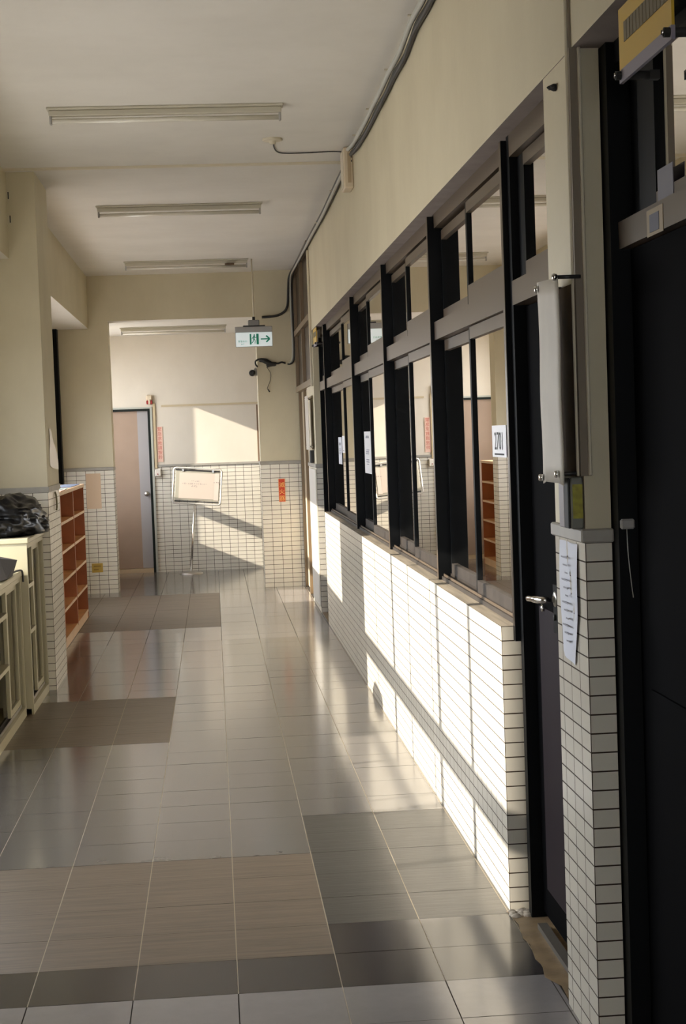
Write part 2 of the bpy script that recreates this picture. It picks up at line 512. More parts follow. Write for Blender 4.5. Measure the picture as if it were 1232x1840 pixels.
# ------------------------------------------------------------------ structure: ceiling and beams
ce = MB()
ce.box(-1.9, 1.2, -4.6, 17.0, ZC, ZC + 0.15, CEIL)
ce.box(-1.9, 3.2, 17.0, 19.6, 2.865, ZC + 0.15, CEIL)
S('ceiling', ce)
bmf = MB()
bmf.box(-1.9, 1.25, 16.985, 17.0, 2.865, ZC, PLASTER)           # face of the far drop
S('trim_2', bmf)
bml = MB()
bml.box(-1.9, -1.25, -4.6, 10.43, 2.79, ZC, PLASTER, mz=CEIL)
bml.box(-1.9, -1.25, 11.19, 16.985, 2.79, ZC, PLASTER, mz=CEIL)
S('trim_3', bml)

# ------------------------------------------------------------------ structure: window wall
TZ = tile_mat('YX', 0.92, 5.16, col=(0.27, 0.235, 0.18), tag='sill')
TXD = tile_mat('YZ', 0.945, 5.155)
TYD = tile_mat('XZ', 0.945, 0.92)
TXP = tile_mat('YZ', 1.30, 3.93)
TYP = tile_mat('XZ', 1.30, 0.92)
d = MB()
d.box(XR, 1.10, 5.16, 13.42, -0.05, 0.945, TXD, my=TYD, mz=SILLTOP)
S('wall_right_dado', d)
uw = MB()
uw.box(XR, 1.12, -4.6, 14.36, HEAD, ZC, PLASTER, mz=REVEAL)
S('wall_right', uw)
def pillar(name, x0, x1, y0, y1, ztop, tx, ty, ledge=1.30, zb=-0.05):
    t = SE(name)
    S('tiled_base', MB().box(x0, x1, y0, y1, zb, ledge, tx, my=ty), t)
    S('ledge', MB().box(x0 - 0.012, x1 + 0.004, y0 - 0.012, y1 + 0.004, ledge, ledge + 0.035, STONE, bev=0.004), t)
    S('plaster_shaft', MB().box(x0 + 0.002, x1, y0 + 0.002, y1 - 0.002, ledge + 0.035, ztop, PLASTER), t)
    return t
pillar('wall_right_pier', XR, 0.988, 3.93, 4.28, HEAD, TXP, TYP)
P('wall_right_core', MB().box(0.988, 1.12, 3.95, 4.26, -0.05, HEAD, BLACKAL))['kind'] = 'structure'
pillar('wall_right_pier_far', XR, 0.985, 14.28, 15.36, 2.05, tile_mat('YZ', 1.30, 14.28), tile_mat('XZ', 1.30, 0.92))
S('wall_right_core_far', MB().box(0.985, 1.12, 14.29, 15.36, -0.05, 2.05, PLASTER))
S('wall_right_lintel', MB().box(0.925, 1.0, 14.28, 14.40, 2.05, HEAD, PLASTER))

# sliding window bays
GX_N, GX_F = 1.000, 1.024      # outer and inner glass planes
def sash(parent, y0, y1, z0, z1, gx, stile=0.032, bot=0.06, top=0.045):
    low = z0 < 1.5
    s = P('sash', MB().box(gx - 0.010, gx + 0.010, y0, y0 + stile, z0, z1, BLACKAL)
          .box(gx - 0.010, gx + 0.010, y1 - stile, y1, z0, z1, BLACKAL)
          .box(gx - 0.012, gx + 0.010, y0 + stile, y1 - stile, z0, z0 + bot, SILLDK if low else BRONZE)
          .box(gx - 0.012, gx + 0.010, y0 + stile, y1 - stile, z1 - top, z1, BRONZE), parent)
    P('glass_pane', MB().face([(gx, y0 + stile, z0 + bot), (gx, y1 - stile, z0 + bot), (gx, y1 - stile, z1 - top), (gx, y0 + stile, z1 - top)], GLASS), s, fix=False)
    return s
def bay(n, y0, y1, mid):
    w = SE('window_%d' % n, (1.0, (y0 + y1) / 2, 0.945))
    a, b = y0 + 0.018, y1 - 0.018
    fr = MB()
    fr.box(0.972, 1.045, a, b, 0.945, 0.962, SILLDK)
    fr.box(0.980, 0.984, a, b, 0.962, 0.972, BRONZE)
    fr.box(1.011, 1.014, a, b, 0.962, 0.972, SILLDK)
    fr.box(0.974, 1.045, a, b, 1.985, 2.062, BRONZE)
    fr.box(0.986, 1.045, a, b, 2.465, HEAD, BRONZE)
    P('window_frame', fr, w)
    sash(w, a, mid + 0.017, 0.966, 1.982, GX_N, bot=0.052)
    sash(w, mid - 0.017, b, 0.966, 1.982, GX_F, bot=0.052)
    sash(w, a, mid + 0.017, 2.064, 2.452, GX_N, bot=0.075, top=0.04)
    sash(w, mid - 0.017, b, 2.064, 2.452, GX_F, bot=0.05, top=0.04)
    return w
POSTS = [5.13, 6.89, 8.79, 10.80, 13.41]
MIDS = [6.04, 7.93, 9.97, 11.93]
for k in range(4):
    bay(k + 1, POSTS[k], POSTS[k + 1], MIDS[k])
pm = MB()
for y in POSTS:
    pm = MB().box(0.958, 1.05, y - 0.018, y + 0.018, 0.90 if y < 5.2 else 0.947, HEAD - 0.01, BLACKAL, m if False else BLACKAL)
    # front edge of the post in bronze, its bright highlight put into the colour
    pm.box(0.9565, 0.958, y - 0.016, y + 0.016, 0.95, HEAD - 0.012, BRONZE)
    S('trim_mullion_%d' % (POSTS.index(y) + 1), pm)

# classroom doors
def class_door(n, y0, y1, lever=None, glass_far=None):
    w = SE('door_%d' % n, (1.02, (y0 + y1) / 2, 0))
    fr = MB()
    fr.box(0.975, 1.06, y1 - 0.045, y1, 0, HEAD, BLACKAL)
    fr.box(0.988, 1.06, y0, y0 + 0.03, 0, HEAD, BLACKAL)
    fr.box(0.972, 1.06, y0 + 0.03, y1 - 0.045, 1.985, 2.062, BRONZE)
    fr.box(0.975, 1.06, y0 + 0.03, y1 - 0.045, 2.455, HEAD, BRONZE)
    P('door_frame', fr, w)
    lf = P('door_leaf', MB().box(1.015, 1.05, y0 + 0.032, y1 - 0.047, 0.02, 1.98, DOORBLACK), w)
    pn = MB()
    pn.box(1.009, 1.0149, y0 + 0.12, y1 - 0.14, 0.12, 1.03, PURPLE)
    pn.box(1.009, 1.0149, y0 + 0.12, y1 - 0.14, 1.12, 1.88, DOORBLACK)
    P('door_panel', pn, lf)
    return w, lf
w1, lf1 = class_door(5, 4.28, 5.11)
sash(w1, 4.31, 5.06, 2.064, 2.452, 1.01, stile=0.10, bot=0.05, top=0.04)
hd = MB()
hd.box(1.008, 1.015, 4.69, 4.75, 0.97, 1.12, BLACKAL, bev=0.002)
hd.lathe((1.006, 4.90, 1.03), [(0, 0.012), (-0.004, 0.012), (-0.006, 0.001)], CHROME, axis=(1, 0, 0), n=12)
hd.lathe((1.008, 4.72, 1.02), [(0, 0.010), (-0.006, 0.010), (-0.007, 0.001)], INK, axis=(1, 0, 0), n=12)
hd.tube(smooth_path([(1.006, 4.72, 1.075), (0.975, 4.71, 1.075), (0.962, 4.735, 1.074), (0.957, 4.80, 1.070), (0.954, 4.865, 1.066)], 4),
        [0.010] * 4 + [0.011] * 4 + [0.012] * 4 + [0.010] * 4 + [0.006], CHROME, n=12)
hd.lathe((1.015, 4.72, 1.075), [(0, 0.024), (-0.008, 0.024), (-0.010, 0.02), (-0.010, 0.001)], STEEL, axis=(1, 0, 0), n=16)
P('door_handle', hd, lf1)
w3, lf3 = class_door(6, 13.43, 14.27)
sash(w3, 13.46, 14.22, 2.064, 2.452, 1.01, bot=0.05, top=0.04)

# near classroom entrance
w2 = SE('door_7', (1.05, 2.8, 0))
fr = MB()
fr.box(0.992, 1.09, 3.875, 3.948, 0, HEAD, BLACKAL)
fr.box(1.012, 1.09, 1.6, 3.875, 2.022, 2.088, BRONZE)
fr.box(1.012, 1.09, 1.6, 3.875, 2.47, HEAD, BLACKAL)
fr.box(1.0, 1.09, 1.55, 1.6, 0, HEAD, BLACKAL)
P('door_frame', fr, w2)
for y0, y1 in ((2.76, 3.87), (1.61, 2.74)):
    lf = P('door_leaf', MB().box(1.04, 1.075, y0, y1, 0.02, 2.02, DOORBLACK), w2)
    P('door_panel', MB().box(1.034, 1.0399, y0 + 0.1, y1 - 0.1, 0.12, 0.95, DOORBLACK).box(1.034, 1.0399, y0 + 0.1, y1 - 0.1, 1.1, 1.9, DOORBLACK), lf)
s7 = P('sash', MB().box(1.030, 1.055, 3.60, 3.74, 2.09, 2.468, BLACKAL).box(1.030, 1.055, 2.76, 2.80, 2.09, 2.468, BLACKAL)
       .box(1.030, 1.055, 2.80, 3.60, 2.09, 2.12, BRONZE).box(1.030, 1.055, 2.80, 3.60, 2.44, 2.468, BLACKAL), w2)
P('glass_pane', MB().face([(1.042, 2.80, 2.12), (1.042, 3.60, 2.12), (1.042, 3.60, 2.44), (1.042, 2.80, 2.44)], GLASS), s7, fix=False)
P('fixed_panel', MB().box(1.05, 1.06, 3.74, 3.875, 2.088, 2.47, BLACKAL), w2)

# classrooms behind the glass, their darkness put into a near-black colour
rm = MB()
def quadbox(mb, x0, x1, y0, y1, z0, z1, m):
    mb.face([(x1, y0, z0), (x1, y1, z0), (x1, y1, z1), (x1, y0, z1)], m)
    mb.face([(x0, y0, z0), (x1, y0, z0), (x1, y0, z1), (x0, y0, z1)], m)
    mb.face([(x0, y1, z0), (x1, y1, z0), (x1, y1, z1), (x0, y1, z1)], m)
    mb.face([(x0, y0, z0), (x1, y0, z0), (x1, y1, z0), (x0, y1, z0)], m)
    mb.face([(x0, y0, z1), (x1, y0, z1), (x1, y1, z1), (x0, y1, z1)], m)
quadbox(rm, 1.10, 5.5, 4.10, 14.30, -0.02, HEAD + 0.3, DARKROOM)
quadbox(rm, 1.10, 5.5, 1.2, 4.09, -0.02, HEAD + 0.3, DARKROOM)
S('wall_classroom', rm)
S('wall_right_behind', MB().box(XR, 1.12, -4.6, 1.55, -0.05, HEAD, PLASTER))

# brown glazed screen beyond the far pier
sc_ = SE('window_5', (0.95, 15.7, 0))
fr = MB()
for y in (14.405, 15.62, 16.86):
    fr.box(0.905, 0.965, y - 0.022, y + 0.022, 2.05, ZC - 0.02, TAN)
for z in (2.075, 2.66, ZC - 0.03):
    fr.box(0.900, 0.965, 14.385, 16.88, z - 0.028, z + 0.028, TAN)
P('window_frame', fr, sc_)
P('glass_pane', MB().box(0.938, 0.944, 14.42, 16.85, 2.10, ZC - 0.06, BROWNPANE), sc_)
fr = MB()
for y in (15.39, 16.02, 16.86):
    fr.box(0.925, 0.985, y - 0.028, y + 0.028, 0, 2.05, TAN)
P('door_frame', fr, sc_)
P('door_leaf', MB().box(0.955, 0.975, 15.42, 16.83, 0.01, 2.05, mat('cream_door_leaf', (0.55, 0.47, 0.34), 0.4)), sc_)
S('wall_far_core', MB().box(0.99, 1.2, 14.40, 17.0, -0.05, ZC, PLASTER))

# ------------------------------------------------------------------ structure: far end
pillar('wall_end_pier', 0.50, 1.2, 16.90, 17.25, ZC, tile_mat('YZ', 1.30, 16.9), tile_mat('XZ', 1.30, 0.50))
pillar('wall_end_pier_left', -1.9, -1.05, 17.0, 17.30, 2.866, tile_mat('YZ', 1.30, 17.0), tile_mat('XZ', 1.30, -1.05))
YB = 19.46
bw = SE('wall_back')
TB = tile_mat('XZ', 1.28, -0.72)
S('tiled_base', MB().box(-0.713, 3.1, YB, YB + 0.15, -0.05, 1.275, TB), bw)
S('ledge', MB().box(-0.70, 3.1, YB - 0.012, YB + 0.01, 1.275, 1.302, STONE), bw)
S('plaster_shaft', MB().box(-0.713, 3.1, YB, YB + 0.15, 1.27, 2.9, LOBBY).box(-1.9, -0.713, YB, YB + 0.15, 2.0, 2.9, LOBBY).box(-1.9, -0.713, YB + 0.07, YB + 0.15, -0.05, 2.0, PLASTER), bw)
S('wall_back_side', MB().box(3.1, 3.2, 16.9, 19.6, -0.05, 3.0, PLASTER))
S('wall_back_front', MB().box(1.2, 3.2, 17.0, 17.2, -0.05, 3.0, PLASTER))
dr = SE('door_8', (-0.96, YB, 0))
P('door_trim', MB().box(-0.737, -0.712, YB - 0.022, YB + 0.05, 0, 1.985, GREENW).box(-1.62, -0.712, YB - 0.022, YB + 0.05, 1.985, 2.005, GREENW), dr)
P('door_frame', MB().box(-0.767, -0.737, YB - 0.012, YB + 0.06, 0, 1.985, GREENF).box(-1.62, -0.767, YB - 0.012, YB + 0.06, 1.957, 1.985, GREENF)
  .box(-1.62, -1.59, YB - 0.012, YB + 0.06, 0, 1.957, GREENF), dr)
leaf = P('door_leaf', MB().box(-1.59, -0.895, YB + 0.02, YB + 0.05, 0.055, 1.957, DOORPINK), dr)
P('door_panel', MB().box(-0.895, -0.767, YB + 0.018, YB + 0.05, 0.055, 1.957, DOORGREY), leaf)
P('door_knob', MB().lathe((-0.815, YB + 0.018, 0.955), [(0, 0.03), (0.004, 0.03), (0.008, 0.012), (0.025, 0.012), (0.035, 0.026), (0.05, 0.030), (0.062, 0.022), (0.066, 0.001)], STEEL, axis=(0, -1, 0)), leaf)
P('door_sill', MB().box(-1.59, -0.767, YB - 0.015, YB + 0.06, 0, 0.05, mat('beige_sill', (0.55, 0.42, 0.27), 0.5)), dr)
# raised plaster band and corner batten on the back wall
S('trim_4', MB().box(-0.60, 0.9, YB - 0.014, YB, 1.998, 2.022, mat('tan_conduit', (0.55, 0.46, 0.31), 0.5)))
S('trim_5', MB().box(-0.702, -0.675, YB - 0.02, YB, 1.26, 2.05, mat('tan_conduit2', (0.52, 0.42, 0.26), 0.5)))
S('trim_6', MB().box(0.545, 0.575, YB - 0.02, YB, 1.30, 1.99, mat('brown_batten', (0.20, 0.13, 0.08), 0.6)))

# ------------------------------------------------------------------ structure: outdoor side
PT = 0.926                     # parapet top
HD = 2.63
fa = MB()
fa.box(XF - 0.12, XF, -4.6, 19.6, -0.05, PT, tile_mat('YZ', 0.92, 0))
S('wall_left_parapet', fa)
fb = MB()
fb.box(XF - 0.12, XF, -4.6, 19.6, HD, 2.90, PLASTER)
S('wall_left_header', fb)
fc = MB()
fc.box(XF - 0.12, XF, -4.6, 4.40, PT, HD, PLASTER)
fc.box(XF - 0.12, XF, 9.45, 11.19, PT, HD, PLASTER)
fc.box(XF - 0.12, XF, 16.18, 17.30, PT, HD, PLASTER)
fc.box(XF - 0.12, XF, 19.12, 19.6, PT, HD, PLASTER)
S('wall_left', fc)
ra = SE('window_6', (XF, 6.8, PT))
rl = MB()
rl.box(XF - 0.035, XF - 0.02, 4.4, 9.45, 1.282, 1.412, BRONZE)
P('window_rail', rl, ra)
ml = MB()
for y, w in ((8.69, .016), (7.80, .07), (7.09, .022), (6.29, .016), (6.08, .075), (5.23, .06)):
    ml.box(XF - 0.045, XF - 0.015, y - w / 2, y + w / 2, PT, HD, BRONZE)
P('window_mullion', ml, ra)
rb2 = SE('window_7', (XF, 14, PT))
P('window_rail', MB().box(XF - 0.035, XF - 0.02, 11.19, 17.0, 1.282, 1.412, BRONZE), rb2)
P('window_mullion', MB().box(XF - 0.045, XF + 0.05, 16.86, 17.0, PT, 2.79, BLACKAL).box(XF - 0.045, XF - 0.015, 15.1, 15.13, PT, HD, BRONZE), rb2)
rc = SE('window_8', (XF, 18.2, PT))
P('window_rail', MB().box(XF - 0.035, XF - 0.02, 17.3, 19.12, 1.282, 1.412, BRONZE), rc)
# corridor pier between the openings
pl = SE('wall_left_pier')
S('tiled_base', MB().box(-1.8, -1.07, 10.43, 11.19, -0.05, 1.285, tile_mat('YZ', 1.285, 10.43), my=tile_mat('XZ', 1.285, -1.07)), pl)
S('ledge', MB().box(-1.8, -1.062, 10.422, 11.192, 1.285, 1.322, STONE), pl)
S('plaster_shaft', MB().box(-1.8, -1.07, 10.43, 11.19, 1.322, ZC, PLASTER), pl)
pl2 = SE('wall_left_pier_near')
S('tiled_base', MB().box(-1.8, -1.07, 3.84, 4.50, -0.05, 1.285, tile_mat('YZ', 1.285, 3.84), my=tile_mat('XZ', 1.285, -1.07)), pl2)
S('plaster_shaft', MB().box(-1.8, -1.07, 3.84, 4.50, 1.285, ZC, PLASTER), pl2)
LIGHT_BLOCK = mat('added_light_blocker', (0.20, 0.19, 0.17), 0.6)  # unseen panels added across the openings to cut light on the piers
S('light_blocker_far', MB().box(XF - 0.10, XF - 0.05, 11.19, 16.3, 2.06, HD, LIGHT_BLOCK))
S('light_blocker_near', MB().box(XF - 0.10, XF - 0.05, 4.4, 9.45, 2.20, HD, LIGHT_BLOCK))
S('trim_7', MB().box(-1.12, -1.078, 11.192, 11.206, 1.34, 2.79, BLACKAL))
S('floor_bounce_plane', MB().box(-40, XF - 0.12, -30, 60, -0.4, -0.3, BOUNCE_GROUND))  # unseen ground, set close below to bounce light onto the ceiling
# unseen corridor end behind the camera, its opening shaped to let in light
S('wall_front', MB().box(-1.9, 1.2, -4.75, -4.6, -0.05, 0.5, PLASTER).box(-1.9, 1.2, -4.75, -4.6, 2.0, ZC, PLASTER))
S('trim_8', MB().box(-1.25, XR, 10.285, 10.315, ZC - 0.014, ZC, PVC))

# ------------------------------------------------------------------ cabinets on the outdoor side
def cabinet(label, xf, y0, y1, zt, shelves, doors, over=0.012, name='display_cabinet'):
    xb = XF + 0.02
    t = T(name, label, 'cabinet', ((xf + xb) / 2, (y0 + y1) / 2, 0), 'cream steel cabinets along the outdoor wall')
    w = 0.022
    P('carcass', MB().box(xb, xf - 0.012, y0, y0 + w, 0.035, zt - 0.02, CAB).box(xb, xf - 0.012, y1 - w, y1, 0.035, zt - 0.02, CAB)
      .box(xb, xb + 0.01, y0 + w, y1 - w, 0.035, zt - 0.02, CABIN).box(xb + 0.01, xf - 0.012, y0 + w, y1 - w, 0.035, 0.055, CABIN), t)
    P('face_frame', MB().box(xf - 0.012, xf, y0, y0 + 0.028, 0, zt - 0.02, CAB).box(xf - 0.012, xf, y1 - 0.028, y1, 0, zt - 0.02, CAB)
      .box(xf - 0.012, xf, y0 + 0.028, y1 - 0.028, 0, 0.055, CAB).box(xf - 0.012, xf, y0 + 0.028, y1 - 0.028, zt - 0.05, zt - 0.02, CAB), t)
    P('top', MB().box(xb - 0.0, xf + over, y0 - 0.01, y1 + 0.01, zt - 0.02, zt + 0.012, CAB, bev=0.005), t)
    tr = MB()
    for k in range(2):
        x = xf - 0.035 - k * 0.028
        tr.box(x - 0.010, x + 0.010, y0 + 0.03, y1 - 0.03, 0.055, 0.062, TRACK)
        tr.box(x + 0.010, x + 0.013, y0 + 0.03, y1 - 0.03, 0.055, 0.072, STEEL)
    P('sliding_track', tr, t)
    for z in shelves:
        ye = min(q[0] for q in doors) - 0.02
        P('shelf', MB().box(xb + 0.012, xf - 0.09, y0 + w, y1 - w, z - 0.010, z + 0.010, CABIN).box(xf - 0.09, xf - 0.022, y0 + w + 0.006, ye, z - 0.010, z + 0.010, CABIN)
          .box(xf - 0.022, xf - 0.016, y0 + w + 0.006, ye, z - 0.014, z + 0.010, CAB), t)
    for (a, b, k) in doors:
        x = xf - 0.035 - k * 0.028
        dd = P('sliding_door', MB().box(x - 0.009, x + 0.009, a, a + 0.05, 0.073, zt - 0.055, CAB).box(x - 0.009, x + 0.009, b - 0.05, b, 0.073, zt - 0.055, CAB)
               .box(x - 0.009, x + 0.009, a + 0.05, b - 0.05, 0.073, 0.11, CAB).box(x - 0.009, x + 0.009, a + 0.05, b - 0.05, zt - 0.09, zt - 0.055, CAB), t)
        P('glass_pane', MB().face([(x, a + .05, .11), (x, b - .05, .11), (x, b - .05, zt - .09), (x, a + .05, zt - .09)], CABGLASS), dd, fix=False)
    return t, xb
c1, xb = cabinet('tall cream steel cabinet against the tiled pier, a black bin bag on top', -1.115, 9.515, 10.405, 1.035, (0.75, 0.475), [(9.98, 10.375, 0), (10.0, 10.37, 1)])
c2, xb = cabinet('low cream steel cabinet in front of the taller one, slotted rails inside', -1.155, 7.95, 9.49, 0.85, (0.66, 0.37), [(8.98, 9.45, 0), (9.02, 9.45, 1)])
for y in (8.66, 9.46):
    st = MB().box(xb + 0.012, xb + 0.03, y - 0.02, y + 0.02, 0.06, 0.80, CAB)
    for k in range(24):
        st.box(xb + 0.0301, xb + 0.031, y - 0.011, y + 0.011, 0.085 + k * 0.029, 0.095 + k * 0.029, INK)
    P('slotted_rail', st, c2)
st = MB().box(-1.30, -1.28, 8.80, 8.84, 0.06, 0.80, CAB)
for k in range(24):
    st.box(-1.2799, -1.279, 8.805, 8.835, 0.085 + k * 0.029, 0.095 + k * 0.029, INK)
P('slotted_rail', st, c2)

# black bin bag
def blob(c, rad, seed, amp, m, nu=40, nv=60, flat=0.0, sharp=1.0, freq=2.2):
    rows = []
    for i in range(nu + 1):
        th_ = math.pi * i / nu
        row = []
        for j in range(nv):
            ph = 2 * math.pi * j / nv
            dv = Vector((math.sin(th_) * math.cos(ph), math.sin(th_) * math.sin(ph), math.cos(th_)))
            n1 = noise.noise(dv * freq + Vector((seed, 0, 0)))
            n2 = 1 - abs(noise.noise(dv * freq * 2.3 + Vector((0, seed, 0)))) * 2
            k = 1 + amp * n1 + amp * 0.55 * n2
            p = Vector((dv.x * rad[0] * k, dv.y * rad[1] * k, dv.z * rad[2] * k))
            p.z = max(p.z, -rad[2] * (1 - flat))
            row.append(Vector(c) + p)
        rows.append(row)
    return MB().grid(rows, m, closed_v=True)
bt = T('bin_bag', 'shiny black plastic bin bag slumped on the tall cream cabinet', 'bag', (-1.25, 9.93, 1.047))
b1 = blob((-1.262, 9.93, 1.146), (0.20, 0.33, 0.135), 3.1, 0.24, BAGMAT, flat=0.30, freq=1.7)
b1 = merge(b1, blob((-1.135, 10.02, 1.105), (0.095, 0.22, 0.09), 7.7, 0.24, BAGMAT, flat=0.42, freq=1.7))
P('bag_body', b1, bt)
kn = MB()
kn.tube([(-1.21, 9.90, 1.19), (-1.205, 9.90, 1.235), (-1.20, 9.90, 1.27)], [0.05, 0.02, 0.004], BAGMAT, n=9)
kn.tube([(-1.30, 9.95, 1.21), (-1.33, 9.95, 1.26), (-1.37, 9.97, 1.265)], [0.06, 0.04, 0.02], BAGMAT, n=9)
P('tied_neck', kn, bt)
# grey bag
gb = T('grey_bag', 'dark grey cloth bag with a thin black strap on the low cabinet', 'bag', (-1.25, 8.93, 0.862))
g = MB()
g.grid([[Vector((-1.24 + 0.02 * math.sin(v * 3), 8.55, 0.866)), Vector((-1.27, 8.60, 1.00)), Vector((-1.36, 8.62, 1.04))],
        [Vector((-1.17, 8.80, 0.866)), Vector((-1.205, 8.82, 1.03)), Vector((-1.35, 8.85, 1.07))],
        [Vector((-1.135, 9.02, 0.868)), Vector((-1.125, 9.05, 0.955)), Vector((-1.35, 9.05, 1.04))],
        [Vector((-1.20, 9.20, 0.866)), Vector((-1.20, 9.20, 0.90)), Vector((-1.36, 9.20, 0.95))]] if False else
       [[Vector((-1.17 - 0.02, 8.6, 0.866)), Vector((-1.23, 8.6, 0.97)), Vector((-1.34, 8.6, 1.00)), Vector((-1.45, 8.6, 0.98)), Vector((-1.45, 8.6, 0.866))],
        [Vector((-1.15, 8.85, 0.866)), Vector((-1.19, 8.85, 0.98)), Vector((-1.31, 8.85, 1.02)), Vector((-1.45, 8.85, 1.0)), Vector((-1.46, 8.85, 0.866))],
        [Vector((-1.145, 9.05, 0.866)), Vector((-1.115, 9.05, 0.955)), Vector((-1.27, 9.05, 0.99)), Vector((-1.43, 9.05, 0.99)), Vector((-1.45, 9.05, 0.866))],
        [Vector((-1.20, 9.16, 0.866)), Vector((-1.20, 9.16, 0.91)), Vector((-1.29, 9.16, 0.96)), Vector((-1.40, 9.16, 0.92)), Vector((-1.41, 9.16, 0.866))]], GREYBAG, smooth=False)
g.face([(-1.19, 8.6, 0.866), (-1.23, 8.6, 0.97), (-1.34, 8.6, 1.00), (-1.45, 8.6, 0.98), (-1.45, 8.6, 0.866)], GREYBAG)
g.face([(-1.20, 9.16, 0.866), (-1.20, 9.16, 0.91), (-1.29, 9.16, 0.96), (-1.40, 9.16, 0.92), (-1.41, 9.16, 0.866)], GREYBAG)
P('bag_body', g, gb)
P('strap', MB().tube(smooth_path([(-1.22, 9.0, 0.875), (-1.17, 9.1, 0.872), (-1.165, 9.25, 0.87), (-1.15, 9.34, 0.871), (-1.134, 9.40, 0.862), (-1.132, 9.42, 0.80)]), 0.006, CABLE, n=6), gb)

# orange cubby shelves
SZ = 1.225
def cubby(SXF, SXB, SY0, SY1, label, cols):
    sh = T('cubby_shelf', label, 'shelf', ((SXF + SXB) / 2, (SY0 + SY1) / 2, 0), 'orange cubby shelves')
    P('side_panel', MB().box(SXB, SXF, SY0, SY0 + 0.025, 0, SZ - 0.03, ORANGE), sh)
    P('side_panel', MB().box(SXB, SXF, SY1 - 0.025, SY1, 0, SZ - 0.03, ORANGED), sh)
    st = (SY1 - SY0) / cols
    ys = [SY0 + 0.005] + [SY0 + st * k for k in range(1, cols)] + [SY1 - 0.005]
    for y in ys[1:-1]:
        P('divider', MB().box(SXB + 0.012, SXF + 0.002, y - 0.02, y + 0.02, 0.07, SZ - 0.03, ORANGED), sh)
    P('back_panel', MB().box(SXB, SXB + 0.01, SY0 + 0.025, SY1 - 0.025, 0.0, SZ - 0.03, ORANGE), sh)
    P('top', MB().box(SXB, SXF + 0.006, SY0 - 0.01, SY1 + 0.01, SZ - 0.03, SZ, TANEDGE, bev=0.003), sh)
    P('plinth', MB().box(SXF - 0.03, SXF - 0.005, SY0 + 0.025, SY1 - 0.025, 0, 0.07, TANEDGE), sh)
    for k in range(5):
        z = 0.07 + k * 0.226
        for q in range(cols):
            a, b = ys[q] + 0.02, ys[q + 1] - 0.02
            P('shelf_board', MB().box(SXB + 0.01, SXF - 0.004, a, b, z - 0.009, z + 0.009, ORANGE).box(SXF - 0.004, SXF, a, b, z - 0.011, z + 0.011, TANEDGE), sh)
    return sh
cubby(-1.19, -1.49, 11.32, 14.72, 'orange wooden cubby shelf beyond the tiled pier, five rows of boxes, leaflets on top', 3)
cubby(-1.16, -1.46, 17.34, 18.72, 'second orange cubby shelf round the corner, seen only reflected in the window', 1)
for nm, lab, m, x, y, w, l, a in (('leaflet', 'salmon pink leaflet lying on the cubby shelf beside the pier', SALMON, -1.27, 12.75, .16, .40, .1),
                                 ('leaflet', 'pale teal leaflet on the cubby shelf top, in front of the salmon one', TEAL, -1.235, 13.05, .07, .42, -.02),
                                 ('leaflet', 'blue grey leaflet at the end of the cubby shelf under the tan poster', BLUE, -1.28, 14.05, .15, .9, .02)):
    mb = MB().box(x - w / 2, x + w / 2, y - l / 2, y + l / 2, SZ + 0.0005, SZ + 0.006, m)
    tag(P(nm, mb), lab, 'leaflet', 'leaflets on the cubby shelf')

# ------------------------------------------------------------------ ceiling lamps
def lamp(y, x0, x1, z, label, stain=False):
    t = T('ceiling_lamp', label, 'lamp', ((x0 + x1) / 2, y, z), 'fluorescent battens on the ceiling')
    P('housing', MB().box(x0, x1, y - 0.045, y + 0.045, z - 0.012, z, LAMPBODY, bev=0.003).box(x0 + 0.01, x1 - 0.01, y - 0.022, y + 0.022, z - 0.042, z - 0.012, LAMPBODY, bev=0.004), t)
    for x in (x0 + 0.012, x1 - 0.024):
        P('lamp_holder', MB().box(x, x + 0.012, y - 0.016, y + 0.016, z - 0.085, z - 0.04, GREYLT, bev=0.003), t)
    P('lamp_tube', MB().tube([(x0 + 0.025, y, z - 0.066), (x1 - 0.025, y, z - 0.066)], 0.0135, TUBE, n=14), t)
    return t
lamp(8.50, -0.79, 0.44, ZC, 'bare fluorescent batten lamp, largest in view, short of the ceiling conduit')
lamp(12.02, -0.79, 0.44, ZC, 'bare fluorescent batten lamp just beyond the ceiling conduit')
l3 = lamp(15.75, -0.79, 0.42, ZC, 'bare fluorescent batten lamp beside the exit sign rod')
P('ballast', MB().box(0.19, 0.28, 15.70, 15.79, ZC - 0.06, ZC - 0.043, mat('brown_ballast', (0.10, 0.06, 0.03), 0.5)), l3)
lamp(18.05, -0.98, 0.21, 2.865, 'bare fluorescent batten lamp in the end lobby above the sign stand')

# smoke detector and its wire
sd = T('smoke_detector', 'flat cream smoke detector on the ceiling, wired to the wall box', 'detector', (0.42, 9.47, ZC))
P('detector_body', MB().lathe((0.42, 9.47, ZC), [(0, 0.058), (-0.010, 0.060), (-0.014, 0.05), (-0.014, 0.022), (-0.030, 0.018), (-0.032, 0.001)], PVC, n=28), sd)
P('wire', MB().tube(smooth_path([(0.43, 9.52, 3.33), (0.44, 9.72, 3.334), (0.47, 9.88, 3.334), (0.53, 9.93, 3.334), (0.65, 9.92, 3.333), (0.80, 9.90, 3.334), (0.872, 9.90, 3.33)]), 0.004, CABLE, n=6), sd)

